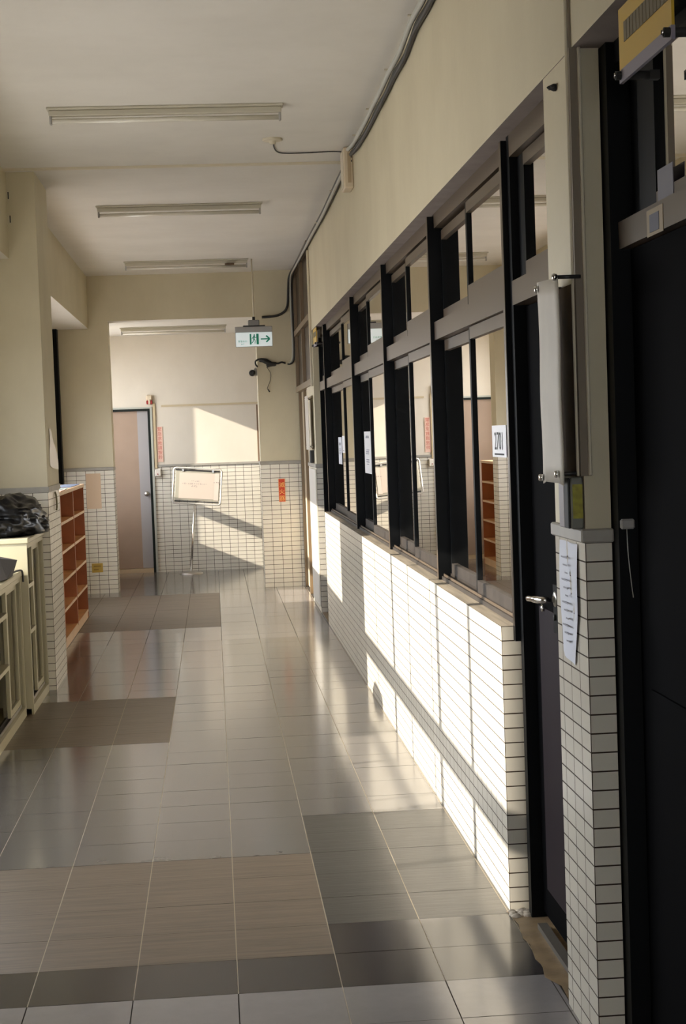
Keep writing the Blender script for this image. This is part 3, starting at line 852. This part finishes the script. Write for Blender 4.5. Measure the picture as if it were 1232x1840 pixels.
# wall box below the ceiling corner
jb = T('junction_box', 'cream junction box on the upper wall where the pipes meet', 'box', (0.90, 9.86, 3.22))
P('box_body', MB().box(0.862, XR, 9.76, 9.96, 3.09, ZC - 0.005, BOXCREAM, bev=0.006), jb)
P('cover', MB().box(0.858, 0.862, 9.78, 9.94, 3.10, 3.32, PVC).box(0.885, 0.905, 9.756, 9.76, 3.12, 3.30, mat('tan_face', (0.42, 0.32, 0.20), 0.5)), jb)
P('indicator', MB().box(0.905, 0.911, 9.7545, 9.76, 3.27, 3.29, INK).box(0.907, 0.913, 9.7545, 9.76, 3.245, 3.255, INK), jb)

# pipe and cables along the ceiling corner
near = [(0.885, 3.0, 3.275), (0.885, 4.6, 3.268), (0.885, 5.6, 3.272), (0.885, 6.25, 3.272), (0.885, 6.6, 3.282), (0.885, 6.8, 3.273), (0.885, 7.05, 3.256), (0.885, 7.45, 3.264), (0.885, 7.82, 3.26), (0.885, 8.2, 3.262), (0.885, 8.65, 3.262), (0.885, 9.3, 3.278), (0.887, 9.72, 3.312)]
farp = [(0.885, 10.0, 3.25), (0.885, 10.2, 3.240), (0.885, 10.75, 3.238), (0.885, 11.4, 3.233), (0.885, 12.2, 3.231), (0.885, 13.5, 3.248), (0.885, 15.1, 3.256), (0.885, 16.2, 3.268), (0.883, 16.70, 3.262), (0.881, 16.83, 3.20), (0.879, 16.865, 3.05), (0.879, 16.872, 2.84), (0.884, 16.875, 2.60), (0.882, 16.875, 2.46), (0.868, 16.875, 2.385), (0.84, 16.875, 2.362)]
def pipe(pts, r, label, clips):
    t = T('grey_pipe', label, 'pipe', tuple(pts[0]))
    P('pipe_body', MB().tube(smooth_path(pts, 4), r, PIPEGREY, n=10), t)
    for y, z in clips:
        P('clip', MB().box(0.868, XR - 0.0005, y - 0.006, y + 0.006, z - 0.002, z + 0.004, PVC), t)
pipe(near, 0.012, 'pale grey pipe sagging along the upper corner, up to the junction box', ((6.6, 3.300), (7.5, 3.285), (8.4, 3.285), (9.2, 3.30)))
pipe(farp, 0.010, 'pale grey pipe from the junction box down the end pier', ((11.0, 3.26), (12.6, 3.255)))
dk = MB()
dk.tube(smooth_path([(0.903, y, z - 0.030) for _, y, z in near], 4), 0.011, CABLE, n=8)
dk.tube(smooth_path([(0.906, y, z - 0.012 + 0.006 * math.sin(y * 7)) for _, y, z in near], 4), 0.008, CABLE, n=8)
tag(P('black_cables', dk), 'black cables tucked under the pipe before the junction box', 'cable')
dk2 = MB()
dk2.tube(smooth_path([(0.893, y, z + 0.032) for _, y, z in farp[:8]] + [(0.872, 16.80, 3.27), (0.858, 16.865, 3.15), (0.848, 16.87, 3.0), (0.835, 16.87, 2.94), (0.80, 16.87, 2.895), (0.72, 16.87, 2.86), (0.57, 16.87, 2.85)], 5), 0.013, CABLE, n=8)
dk2.tube(smooth_path([(0.905, y, z + 0.015) for _, y, z in farp[:8]] + [(0.90, 16.80, 3.24), (0.895, 16.87, 3.0), (0.897, 16.87, 2.7), (0.898, 16.87, 2.48), (0.885, 16.87, 2.38), (0.85, 16.87, 2.35), (0.82, 16.87, 2.352)], 5), 0.008, CABLE, n=8)
tag(P('black_cables', dk2), 'thick black cables curving down onto the end pier', 'cable')
# cable tangle and camera on the end pier
ct = MB()
ct.tube(smooth_path([(0.80, 16.885, 2.36), (0.76, 16.87, 2.372), (0.72, 16.87, 2.36), (0.66, 16.87, 2.37), (0.60, 16.865, 2.405), (0.54, 16.865, 2.412), (0.49, 16.86, 2.395), (0.485, 16.87, 2.36), (0.505, 16.88, 2.33)], 5), 0.009, CABLE, n=8)
ct.tube(smooth_path([(0.70, 16.87, 2.355), (0.64, 16.86, 2.36), (0.60, 16.86, 2.375), (0.56, 16.86, 2.395), (0.53, 16.87, 2.40)], 5), 0.020, CABLE, n=8)
ct.tube(smooth_path([(0.69, 16.87, 2.35), (0.63, 16.86, 2.345), (0.60, 16.86, 2.335)], 5), 0.018, CABLE, n=8)
ct.tube(smooth_path([(0.598, 16.885, 2.33), (0.64, 16.89, 2.26), (0.635, 16.89, 2.19), (0.605, 16.89, 2.12), (0.60, 16.89, 2.10), (0.618, 16.89, 2.07)], 5), 0.0025, CABLE, n=6)
ct.tube([(0.606, 16.89, 2.095), (0.622, 16.885, 2.065)], [0.004, 0.008], CABLE, n=6)
tag(P('cable_tangle', ct), 'tangled black cables with one loose end hanging on the end pier', 'cable')
cc = T('security_camera', 'small bullet security camera on the edge of the end pier', 'camera', (0.49, 16.95, 2.29))
P('mount', MB().lathe((0.498, 16.96, 2.285), [(0, 0.044), (-0.018, 0.044), (-0.034, 0.024), (-0.038, 0.001)], GREYLT, axis=(1, 0, 0)).tube([(0.47, 16.955, 2.285), (0.45, 16.93, 2.275)], 0.012, GREYLT), cc)
P('camera_body', MB().lathe((0.452, 16.93, 2.27), [(0.10, 0.001), (0.10, 0.030), (-0.05, 0.036), (-0.06, 0.033)], GREYLT, axis=(0.12, 1, 0.02), n=20), cc)
P('lens', MB().lathe((0.4465, 16.875, 2.268), [(0.01, 0.031), (-0.006, 0.031), (-0.004, 0.001)], INK, axis=(0.12, 1, 0.02), n=20), cc)

# ------------------------------------------------------------------ exit sign
EY = 15.76
ex = T('exit_sign', 'white and green running-man exit sign with arrow hung from the ceiling', 'sign', (0.44, EY, ZC))
P('hanging_rod', MB().tube([(0.452, EY + 0.02, 2.745), (0.452, EY + 0.02, ZC)], 0.007, PVC, n=10).tube([(0.452, EY + 0.02, 2.74), (0.452, EY + 0.02, 2.775)], 0.014, INK, n=10), ex)
P('mount_box', MB().box(0.395, 0.505, EY - 0.02, EY + 0.06, 2.69, 2.742, GREYBOX, bev=0.006).box(0.345, 0.56, EY - 0.012, EY + 0.05, 2.680, 2.690, INK), ex)
P('casing', MB().box(0.265, 0.628, EY, EY + 0.05, 2.48, 2.68, GREYLT, bev=0.004), ex)
pn = P('sign_panel', MB().box(0.27, 0.626, EY - 0.012, EY - 0.0005, 2.485, 2.622, EXITWHITE, bev=0.004), ex)
g = MB(); yy0, yy1 = EY - 0.0150, EY - 0.0125
def xz(mb, pts, m):                                     # small flat symbol pieces with thickness
    k = [(x, yy0, z) for x, z in pts]; mb.face(k, m)
    q = [(x, yy1, z) for x, z in pts]; mb.face(q[::-1], m)
    for i in range(len(pts)):
        j = (i + 1) % len(pts); mb.face([k[i], q[i], q[j], k[j]], m)
xz(g, [(0.405, 2.503), (0.421, 2.503), (0.421, 2.607), (0.405, 2.607)], EXITGREEN)
xz(g, [(0.470, 2.503), (0.493, 2.503), (0.493, 2.607), (0.470, 2.607)], EXITGREEN)
# running figure
def limb(a, b, w0, w1):
    a = Vector((a[0], a[1])); b = Vector((b[0], b[1])); d_ = (b - a).normalized(); n_ = Vector((-d_.y, d_.x))
    xz(g, [tuple(a + n_ * w0), tuple(b + n_ * w1), tuple(b - n_ * w1), tuple(a - n_ * w0)], EXITGREEN)
xz(g, [(0.451 + 0.007 * math.cos(t * math.pi / 5), 2.595 + 0.007 * math.sin(t * math.pi / 5)) for t in range(10)], EXITGREEN)
limb((0.449, 2.588), (0.445, 2.555), 0.007, 0.006)
limb((0.450, 2.584), (0.432, 2.570), 0.0032, 0.0028); limb((0.432, 2.570), (0.428, 2.556), 0.0028, 0.0026)
limb((0.450, 2.583), (0.462, 2.568), 0.0032, 0.0028); limb((0.462, 2.568), (0.472, 2.574), 0.0028, 0.0026)
limb((0.446, 2.558), (0.458, 2.538), 0.004, 0.0034); limb((0.458, 2.538), (0.455, 2.510), 0.0034, 0.003)
limb((0.445, 2.558), (0.438, 2.532), 0.004, 0.0034); limb((0.438, 2.532), (0.424, 2.516), 0.0034, 0.003)
# arrow
limb((0.512, 2.554), (0.592, 2.554), 0.0055, 0.0055)
limb((0.566, 2.586), (0.601, 2.5545), 0.007, 0.007)
limb((0.566, 2.523), (0.601, 2.5545), 0.007, 0.007)
P('pictogram', g, pn)
P('lettering', merge(text_mb('緊急出口', 0.022, (0.335, EY - 0.0122, 2.534), (1, 0, 0), (0, 0, 1), EXITGREEN), text_mb('EXIT', 0.016, (0.335, EY - 0.0122, 2.508), (1, 0, 0), (0, 0, 1), EXITGREEN)), pn, fix=False)

# ------------------------------------------------------------------ red extinguisher sign, pink alarm sign
fs = T('extinguisher_sign', 'small red upright sign with three gold characters on the end pier tiles', 'sign', (0.713, 16.9, 0.90))
P('sign_panel', MB().box(0.678, 0.748, 16.893, 16.8995, 0.90, 1.145, ORSIGN).box(0.683, 0.743, 16.891, 16.893, 0.905, 1.140, RED), fs)
P('lettering', merge(*[text_mb(ch, 0.060, (0.713, 16.8905, z), (1, 0, 0), (0, 0, 1), GOLD) for ch, z in (('滅', 1.077), ('火', 1.005), ('器', 0.936))]), fs, fix=False)
ps = T('alarm_sign', 'narrow pale pink sign with red characters beside the lobby door', 'sign', (-0.633, YB, 1.34))
P('sign_panel', MB().box(-0.668, -0.597, YB - 0.008, YB - 0.0005, 1.335, 1.760, PINK), ps)
chars = '緊急求救請按鈴'
P('lettering', merge(*[text_mb(ch, 0.052, (-0.632, YB - 0.0085, 1.728 - k * 0.0565), (1, 0, 0), (0, 0, 1), REDINK) for k, ch in enumerate(chars)]), ps, fix=False)
# alarm beacon above, push button below
ab = T('alarm_beacon', 'cream alarm beacon with maroon lens at the lobby door corner', 'alarm', (-0.735, YB, 2.08))
P('housing', MB().box(-0.776, -0.700, YB - 0.05, YB, 2.080, 2.150, BOXCREAM, bev=0.015).box(-0.752, -0.722, YB - 0.052, YB, 2.03, 2.10, BOXCREAM, bev=0.01), ab)
P('lens', MB().box(-0.774, -0.702, YB - 0.045, YB, 2.035, 2.082, MAROON, bev=0.006), ab)
pb = T('call_button', 'white call button box under the pink sign', 'switch', (-0.665, YB, 1.165))
P('box_body', MB().box(-0.705, -0.632, YB - 0.045, YB - 0.0005, 1.16, 1.25, WHITEBOX, bev=0.008), pb)
P('button', MB().lathe((-0.672, YB - 0.045, 1.19), [(0, 0.007), (-0.006, 0.007), (-0.008, 0.001)], MAROON, axis=(0, 1, 0), n=12), pb)

# ------------------------------------------------------------------ leaning sign stand
ss = T('sign_stand', 'leaning chrome sign stand holding a pale handwritten board in the lobby', 'sign stand', (-0.31, 19.03, 0))
SM = Matrix.Translation((-0.31, 19.03, 0.03)) @ Matrix.Rotation(math.radians(5.0), 4, 'Y') @ Matrix.Rotation(math.radians(-3), 4, 'X')
P('base_plate', MB().lathe((-0.31, 19.03, 0), [(0, 0.14), (0.008, 0.14), (0.014, 0.12), (0.028, 0.03), (0.034, 0.001)], STEEL, n=28), ss)
P('pole', MB().tube([(0, 0, 0), (0.0, 0, 0.42), (0.0, 0, 0.80)], [0.013, 0.013, 0.012], CHROME, n=14).xform(SM), ss)
bw_, bh_ = 0.285, 0.212
def rr(w, h, r, n=5):
    o = []
    for cx, cz, a0 in ((w - r, h - r, 0), (-w + r, h - r, 90), (-w + r, -h + r, 180), (w - r, -h + r, 270)):
        for k in range(n + 1):
            a = math.radians(a0 + 90 * k / n); o.append(Vector((cx + r * math.cos(a), 0, cz + r * math.sin(a))))
    return o
cen = Vector((0.022, 0, 1.012))
pth = [cen + p for p in rr(bw_, bh_, 0.035)]
mb = MB()
ring = []
for i, p in enumerate(pth):
    t_ = (pth[(i + 1) % len(pth)] - pth[i - 1]).normalized(); a = Vector((0, 1, 0)); b = t_.cross(a)
    ring.append([p + 0.010 * (math.cos(2 * math.pi * q / 10) * a + math.sin(2 * math.pi * q / 10) * b) for q in range(10)])
mb.grid(ring, mat('satin_steel_tube', (0.80, 0.78, 0.74), 0.42, metal=0.55), closed_u=True, closed_v=True)
P('tube_frame', mb.xform(SM), ss)
bd = P('board', MB().box(cen.x - 0.262, cen.x + 0.262, -0.009, 0.009, cen.z - 0.172, cen.z + 0.178, BOARDBACK, bev=0.003).xform(SM), ss)
P('notice', MB().box(cen.x - 0.215, cen.x + 0.20, -0.0125, -0.0095, cen.z - 0.15, cen.z + 0.155, BOARDM).box(cen.x + 0.200, cen.x + 0.255, -0.0120, -0.0095, cen.z - 0.16, cen.z + 0.16, mat('board_paper_pale', (0.68, 0.60, 0.53), 0.6)).xform(SM), bd)
ln = MB(); random.seed(21)
for (za, xa, xb_) in ((0.055, -0.07, 0.03), (0.022, -0.18, 0.10), (0.0, -0.06, -0.01), (-0.012, -0.07, -0.005), (0.05, 0.19, 0.245)):
    x = xa
    while x < xb_:
        w = random.uniform(0.006, 0.018)
        ln.box(cen.x + x, cen.x + x + w, -0.0132, -0.0126, cen.z + za + random.uniform(-.004, .004), cen.z + za + random.uniform(.006, .014), FAINT)
        x += w + random.uniform(0.006, 0.016)
P('lettering', ln.xform(SM), bd)
P('clip_rail', MB().box(cen.x - 0.262, cen.x + 0.262, -0.012, 0.012, cen.z + 0.178, cen.z + 0.196, INK).xform(SM), ss)
P('clip_rail', MB().box(cen.x - 0.262, cen.x + 0.262, -0.012, 0.012, cen.z - 0.192, cen.z - 0.178, INK).xform(SM), ss)
P('clip', MB().box(cen.x - 0.19, cen.x - 0.165, -0.016, 0.012, cen.z + 0.170, cen.z + 0.203, CHROME).xform(SM), ss)
P('clip', MB().box(cen.x + 0.165, cen.x + 0.19, -0.016, 0.012, cen.z + 0.170, cen.z + 0.203, CHROME).xform(SM), ss)

# ------------------------------------------------------------------ things on the near pier
ns = T('notice_cover', 'curved pale acrylic notice cover on steel stand-offs, above the card reader', 'notice', (0.87, 4.07, 1.45))
rows = []
for k in range(13):
    z = 1.452 + (1.965 - 1.452) * k / 12
    rows.append([(0.862 + 0.0012 * math.sin(k * 0.9) - 0.003 * math.sin(math.pi * q / 6), 3.896 + q * (0.245 / 6), z + 0.012 * (q / 6 - 0.5) * (1 if k == 12 else 0) - (0.006 if (k == 0 and q in (0, 6)) else 0)) for q in range(7)])
P('cover_sheet', MB().grid(rows, CLEAR), ns, fix=False)
sh_ = bpy.data.objects[-1] if False else ns.children[0]
md = sh_.modifiers.new('thick', 'SOLIDIFY'); md.thickness = 0.002
P('backing_board', MB().box(0.912, 0.9195, 3.95, 4.20, 1.46, 1.95, BROWNBACK), ns)
for (y, z) in ((4.125, 1.952), (3.905, 1.962), (4.135, 1.462), (3.945, 1.475)):
    P('stand_off', MB().tube([(0.921, y, z), (0.863, y, z)], 0.005, mat('dark_bolt', (0.03, 0.03, 0.03), 0.4), n=8).lathe((0.850, y, z), [(0, 0.001), (0, 0.008), (0.006, 0.010), (0.012, 0.008)], CHROME, axis=(1, 0, 0), n=14), ns)
cr_ = T('card_reader', 'dark card reader box with yellow label standing on the near pier ledge', 'box', (0.90, 3.97, 1.336))
P('box_body', MB().box(0.888, 0.9195, 3.935, 4.05, 1.336, 1.466, BOXGREY, bev=0.003), cr_)
P('face_plate', MB().box(0.8815, 0.888, 3.94, 3.985, 1.337, 1.464, INK, bev=0.002).box(0.8815, 0.888, 3.986, 4.045, 1.337, 1.464, mat('lilac_grey_plate', (0.20, 0.18, 0.19), 0.4), bev=0.002), cr_)
P('label_sticker', MB().box(0.8925, 0.9175, 3.9335, 3.935, 1.362, 1.448, YELLOWLAB), cr_)
cnd = MB()
CHAN = mat('painted_channel_shade', (0.20, 0.165, 0.12), 0.6)  # middle of the conduit, its shade put into a dark brown
cnd.box(0.906, 0.9195, 3.9385, 3.9455, 1.468, ZC, PVC, bev=0.002)
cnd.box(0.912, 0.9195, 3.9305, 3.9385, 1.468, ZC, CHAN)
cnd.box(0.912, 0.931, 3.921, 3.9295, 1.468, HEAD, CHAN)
cnd.box(0.931, 0.939, 3.912, 3.9295, 1.468, HEAD, PVC, bev=0.002)
tag(P('cream_conduit', cnd), 'cream conduit running up the near pier corner from the card reader', 'conduit')
pz = T('pier_notice', 'limp pale paper in a plastic sleeve taped on the near pier tiles', 'notice', (0.915, 4.11, 0.99))
rows = []
for k in range(15):
    t = k / 14; z = 1.292 - t * 0.30
    w0, w1 = 4.205 + 0.012 * t, 4.005 + 0.06 * max(0, t - 0.55) * 2.2
    rows.append([(0.9165 - 0.004 * math.sin(q * 1.1 + t * 4) - 0.010 * max(0, t - .6) * (1 - q / 6), w1 + (w0 - w1) * q / 6, z - 0.02 * t * (1 - q / 6)) for q in range(7)])
P('plastic_sleeve', MB().grid(rows, PAPERB), pz, fix=False)
lm = MB()
for k in range(12):
    z = 1.25 - k * 0.02
    lm.box(0.9095, 0.9100, 4.10, 4.17 - 0.02 * (k % 3), z - 0.002, z + 0.002, GREYINK)
P('print_lines', lm, pz)
sk = MB().lathe((XR, 4.115, 2.469), [(0, 0.010), (-0.006, 0.010), (-0.02, 0.004), (-0.024, 0.001)], INK, axis=(1, 0, 0), n=10)
sk.box(0.905, 0.912, 4.10, 4.135, 2.466, 2.472, INK)
tag(P('wall_hook', sk), 'small dark hook screwed high on the near pier', 'hook')
pg = T('loose_plug', 'small grey clip with a dangling string on the pier edge', 'clip', (0.99, 3.90, 1.34))
P('clip_body', MB().box(0.995, 1.03, 3.86, 3.875, 1.335, 1.36, GREYLT, bev=0.004), pg)
P('string', MB().tube(smooth_path([(1.01, 3.865, 1.335), (1.012, 3.865, 1.27), (1.018, 3.865, 1.20), (1.022, 3.865, 1.165)]), 0.0012, PIPEGREY, n=5), pg)

# yellow classroom signs
def class_sign(y0, y1, z0, label, txt):
    t = T('classroom_sign', label, 'sign', (0.93, (y0 + y1) / 2, z0), 'yellow classroom signs over the doors')
    P('sign_panel', MB().box(0.928, 0.934, y0, y1, z0 + 0.022, z0 + 0.155, YELLOW), t)
    P('acrylic_strip', MB().box(0.927, 0.935, y0, y1, z0 - 0.006, z0 + 0.022, LILAC), t)
    for y in (y0 + 0.012, y1 - 0.012):
        P('stand_off', MB().tube([(0.915, y, z0 + 0.01), (0.99, y, z0 + 0.01)], 0.010, INK, n=10).lathe((0.915, y, z0 + 0.01), [(0, 0.001), (0, 0.007), (-0.004, 0.005)], CHROME, axis=(1, 0, 0), n=12), t)
    P('stay', MB().box(0.99, 1.012, y0 + 0.002, y0 + 0.022, z0, z0 + 0.02, INK), t)
    P('stay', MB().box(0.99, 1.012, y1 - 0.022, y1 - 0.002, z0, z0 + 0.02, INK), t)
    lm = MB(); random.seed(5)
    y = y0 + 0.02
    while y < y1 - 0.05:
        lm.box(0.9265, 0.928, y, y + 0.022, z0 + 0.075, z0 + 0.118, mat('faded_brown_ink', (0.16, 0.13, 0.07), 0.6)); y += 0.026
    P('lettering', lm, t)
    return t
class_sign(3.105, 3.505, 2.350, 'yellow classroom sign plate over the dark entrance nearest the camera', '')
class_sign(13.80, 14.20, 2.375, 'yellow classroom sign plate, a sliver over the door past the windows', '')
sm = tag(P('paper_sticker', MB().box(1.0105, 1.012, 3.485, 3.615, 2.018, 2.078, mat('cream_sticker', (0.30, 0.235, 0.14), 0.6)).box(1.0095, 1.0105, 3.515, 3.59, 2.026, 2.066, mat('navy_print', (0.07, 0.07, 0.10), 0.6))),
         'cream sticker with dark oval on the entrance transom bar', 'sticker')
sm = tag(P('paper_sticker', MB().box(1.028, 1.030, 3.46, 3.58, 2.085, 2.165, mat('lilac_paper', (0.17, 0.16, 0.19), 0.6))),
         'lilac grey paper stuck on the entrance transom glass corner', 'sticker')

# notices on the window glass
def notice(y0, y1, z0, z1, gx, label, marks, m=PAPER, blackbar=None, name='window_notice'):
    t = T(name, label, 'notice', (gx, (y0 + y1) / 2, z0), 'notices on the window glass')
    x1 = gx - 0.0115; x0 = x1 - 0.0012
    P('sheet', MB().box(x0, x1, y0, y1, z0, z1, m), t)
    mk = MB()
    for (a, b, c, e) in marks:
        mk.box(x0 - 0.0006, x0, y0 + a * (y1 - y0), y0 + b * (y1 - y0), z0 + c * (z1 - z0), z0 + e * (z1 - z0), GREYINK)
    if marks: P('print_lines', mk, t)
    return t, x0
nt, nx = notice(5.33, 5.60, 1.495, 1.605, GX_N, 'white room number notice reading 2701 on the window by the near door', [])
P('lettering', text_mb('2701', 0.088, (nx - 0.0005, 5.465, 1.5475), (0, -1, 0), (0, 0, 1), INK, sx=1.0), nt, fix=False)
P('black_bar', MB().box(nx - 0.0008, nx, 5.375, 5.555, 1.502, 1.508, INK), nt)
tag(P('door_strip_notice', MB().box(0.984, 0.9862, 5.20, 5.235, 1.36, 1.61, PAPER)), 'narrow white strip taped beside the 2701 notice', 'notice')
notice(10.02, 10.45, 1.335, 1.605, GX_N + 0.006, 'long white notice with grey print on the third window bay',
       [(0.25, 0.75, 0.84, 0.88), (0.3, 0.7, 0.88, 0.90), (0.3, 0.75, 0.50, 0.53), (0.25, 0.7, 0.55, 0.57), (0.3, 0.8, 0.46, 0.48), (0.3, 0.75, 0.26, 0.29), (0.3, 0.75, 0.31, 0.34), (0.35, 0.7, 0.21, 0.23)])
notice(12.30, 12.62, 1.36, 1.57, GX_F - 0.018, 'small grey patterned notice on the last window bay', [(0.2, 0.8, 0.55 - k * 0.06, 0.58 - k * 0.06) for k in range(4)] + [(0.2, 0.8, 0.7, 0.8)], m=PAPERB)
notice(12.02, 12.24, 1.45, 1.58, GX_F - 0.018, 'small white notice overlapping the patterned one, last window bay', [(0.3, 0.7, 0.1, 0.16)])

# far pier fittings (the same set as on the near pier)
fn = T('notice_cover', 'pale acrylic notice cover edge on the far pier beside the tan door', 'notice', (0.88, 14.8, 1.45))
P('cover_sheet', MB().box(0.875, 0.878, 14.45, 14.95, 1.46, 1.955, CLEAR), fn)
for y, z in ((14.5, 1.93), (14.9, 1.93), (14.5, 1.49), (14.9, 1.49)):
    P('stand_off', MB().tube([(0.922, y, z), (0.872, y, z)], 0.007, CHROME, n=8), fn)
tag(P('dark_reader_box', MB().box(0.888, 0.92, 14.55, 14.72, 1.34, 1.455, INK, bev=0.004)), 'small black box on the far pier ledge', 'box')
tag(P('cream_conduit', MB().box(0.898, 0.9185, 14.285, 14.31, 2.03, 3.24, PVC, bev=0.003)), 'cream conduit up the far pier corner beside the brown glazed screen', 'conduit')
tag(P('painted_sunlit_strip', MB().box(0.906, 0.9195, 14.32, 15.2, 0.05, 1.285, mat('painted_sunlit_strip', (0.62, 0.59, 0.53), 0.5), bev=0.004)), 'added pale sheet standing in for sunlight on the far pier side', 'panel')  # pale sheet added for the sunlit strip of the pier face

# stickers and posters
tp = tag(P('tan_poster', MB().box(-1.345, -1.19, 16.994, 16.9995, 0.90, 1.272, TANPOSTER)), 'plain tan poster on the tiles behind the cubby shelf', 'poster')
ot = T('yellow_tag', 'small yellow ochre label low on the tiled end wall', 'label', (-1.26, 16.995, 0.225))
P('tag_plate', MB().box(-1.32, -1.205, 16.993, 16.9995, 0.225, 0.322, mat('ochre_label', (0.42, 0.27, 0.04), 0.5)), ot)
P('print_lines', MB().box(-1.30, -1.225, 16.992, 16.993, 0.285, 0.297, mat('brown_print', (0.25, 0.15, 0.02), 0.6)).box(-1.30, -1.25, 16.992, 16.993, 0.25, 0.262, MATS['brown_print']), ot)
rows = []
for k in range(9):
    t = k / 8
    z = 1.70 - 0.25 * t
    ya = 10.62 + 0.02 * math.sin(t * 5); yb = 10.70 + 0.44 * min(1, t * 1.5)
    rows.append([(-1.0675 + 0.004 * (0.5 + 0.5 * math.sin(q * 2 + t * 7)), ya + (yb - ya) * q / 4, z - 0.03 * t * q / 4) for q in range(5)])
tfm = P('plastic_film', MB().grid(rows, TAPE), fix=False); tag(tfm, 'scrap of clear glossy film stuck on the plaster pier', 'film')
hk = MB().tube(smooth_path([(-1.068, 10.86, 1.275), (-1.062, 10.87, 1.25), (-1.060, 10.88, 1.21), (-1.060, 10.88, 1.17), (-1.062, 10.86, 1.155)]), 0.006, mat('olive_wire', (0.16, 0.14, 0.07), 0.5), n=8)
tag(P('wire_hook', hk), 'bent olive wire hook hanging below the pier ledge', 'hook')
gbx = T('wall_speaker_box', 'pale box high on the pier, cut by the picture edge', 'box', (-1.27, 10.42, 3.1))
P('box_body', MB().box(-1.36, -1.255, 10.395, 10.43, 2.99, 3.24, mat('pale_grey_box', (0.50, 0.46, 0.40), 0.5), bev=0.01), gbx)
P('slot', MB().box(-1.241, -1.234, 10.4275, 10.4299, 3.17, 3.215, INK), gbx)
P('slot', MB().box(-1.235, -1.228, 10.4275, 10.4299, 3.02, 3.065, INK), gbx)
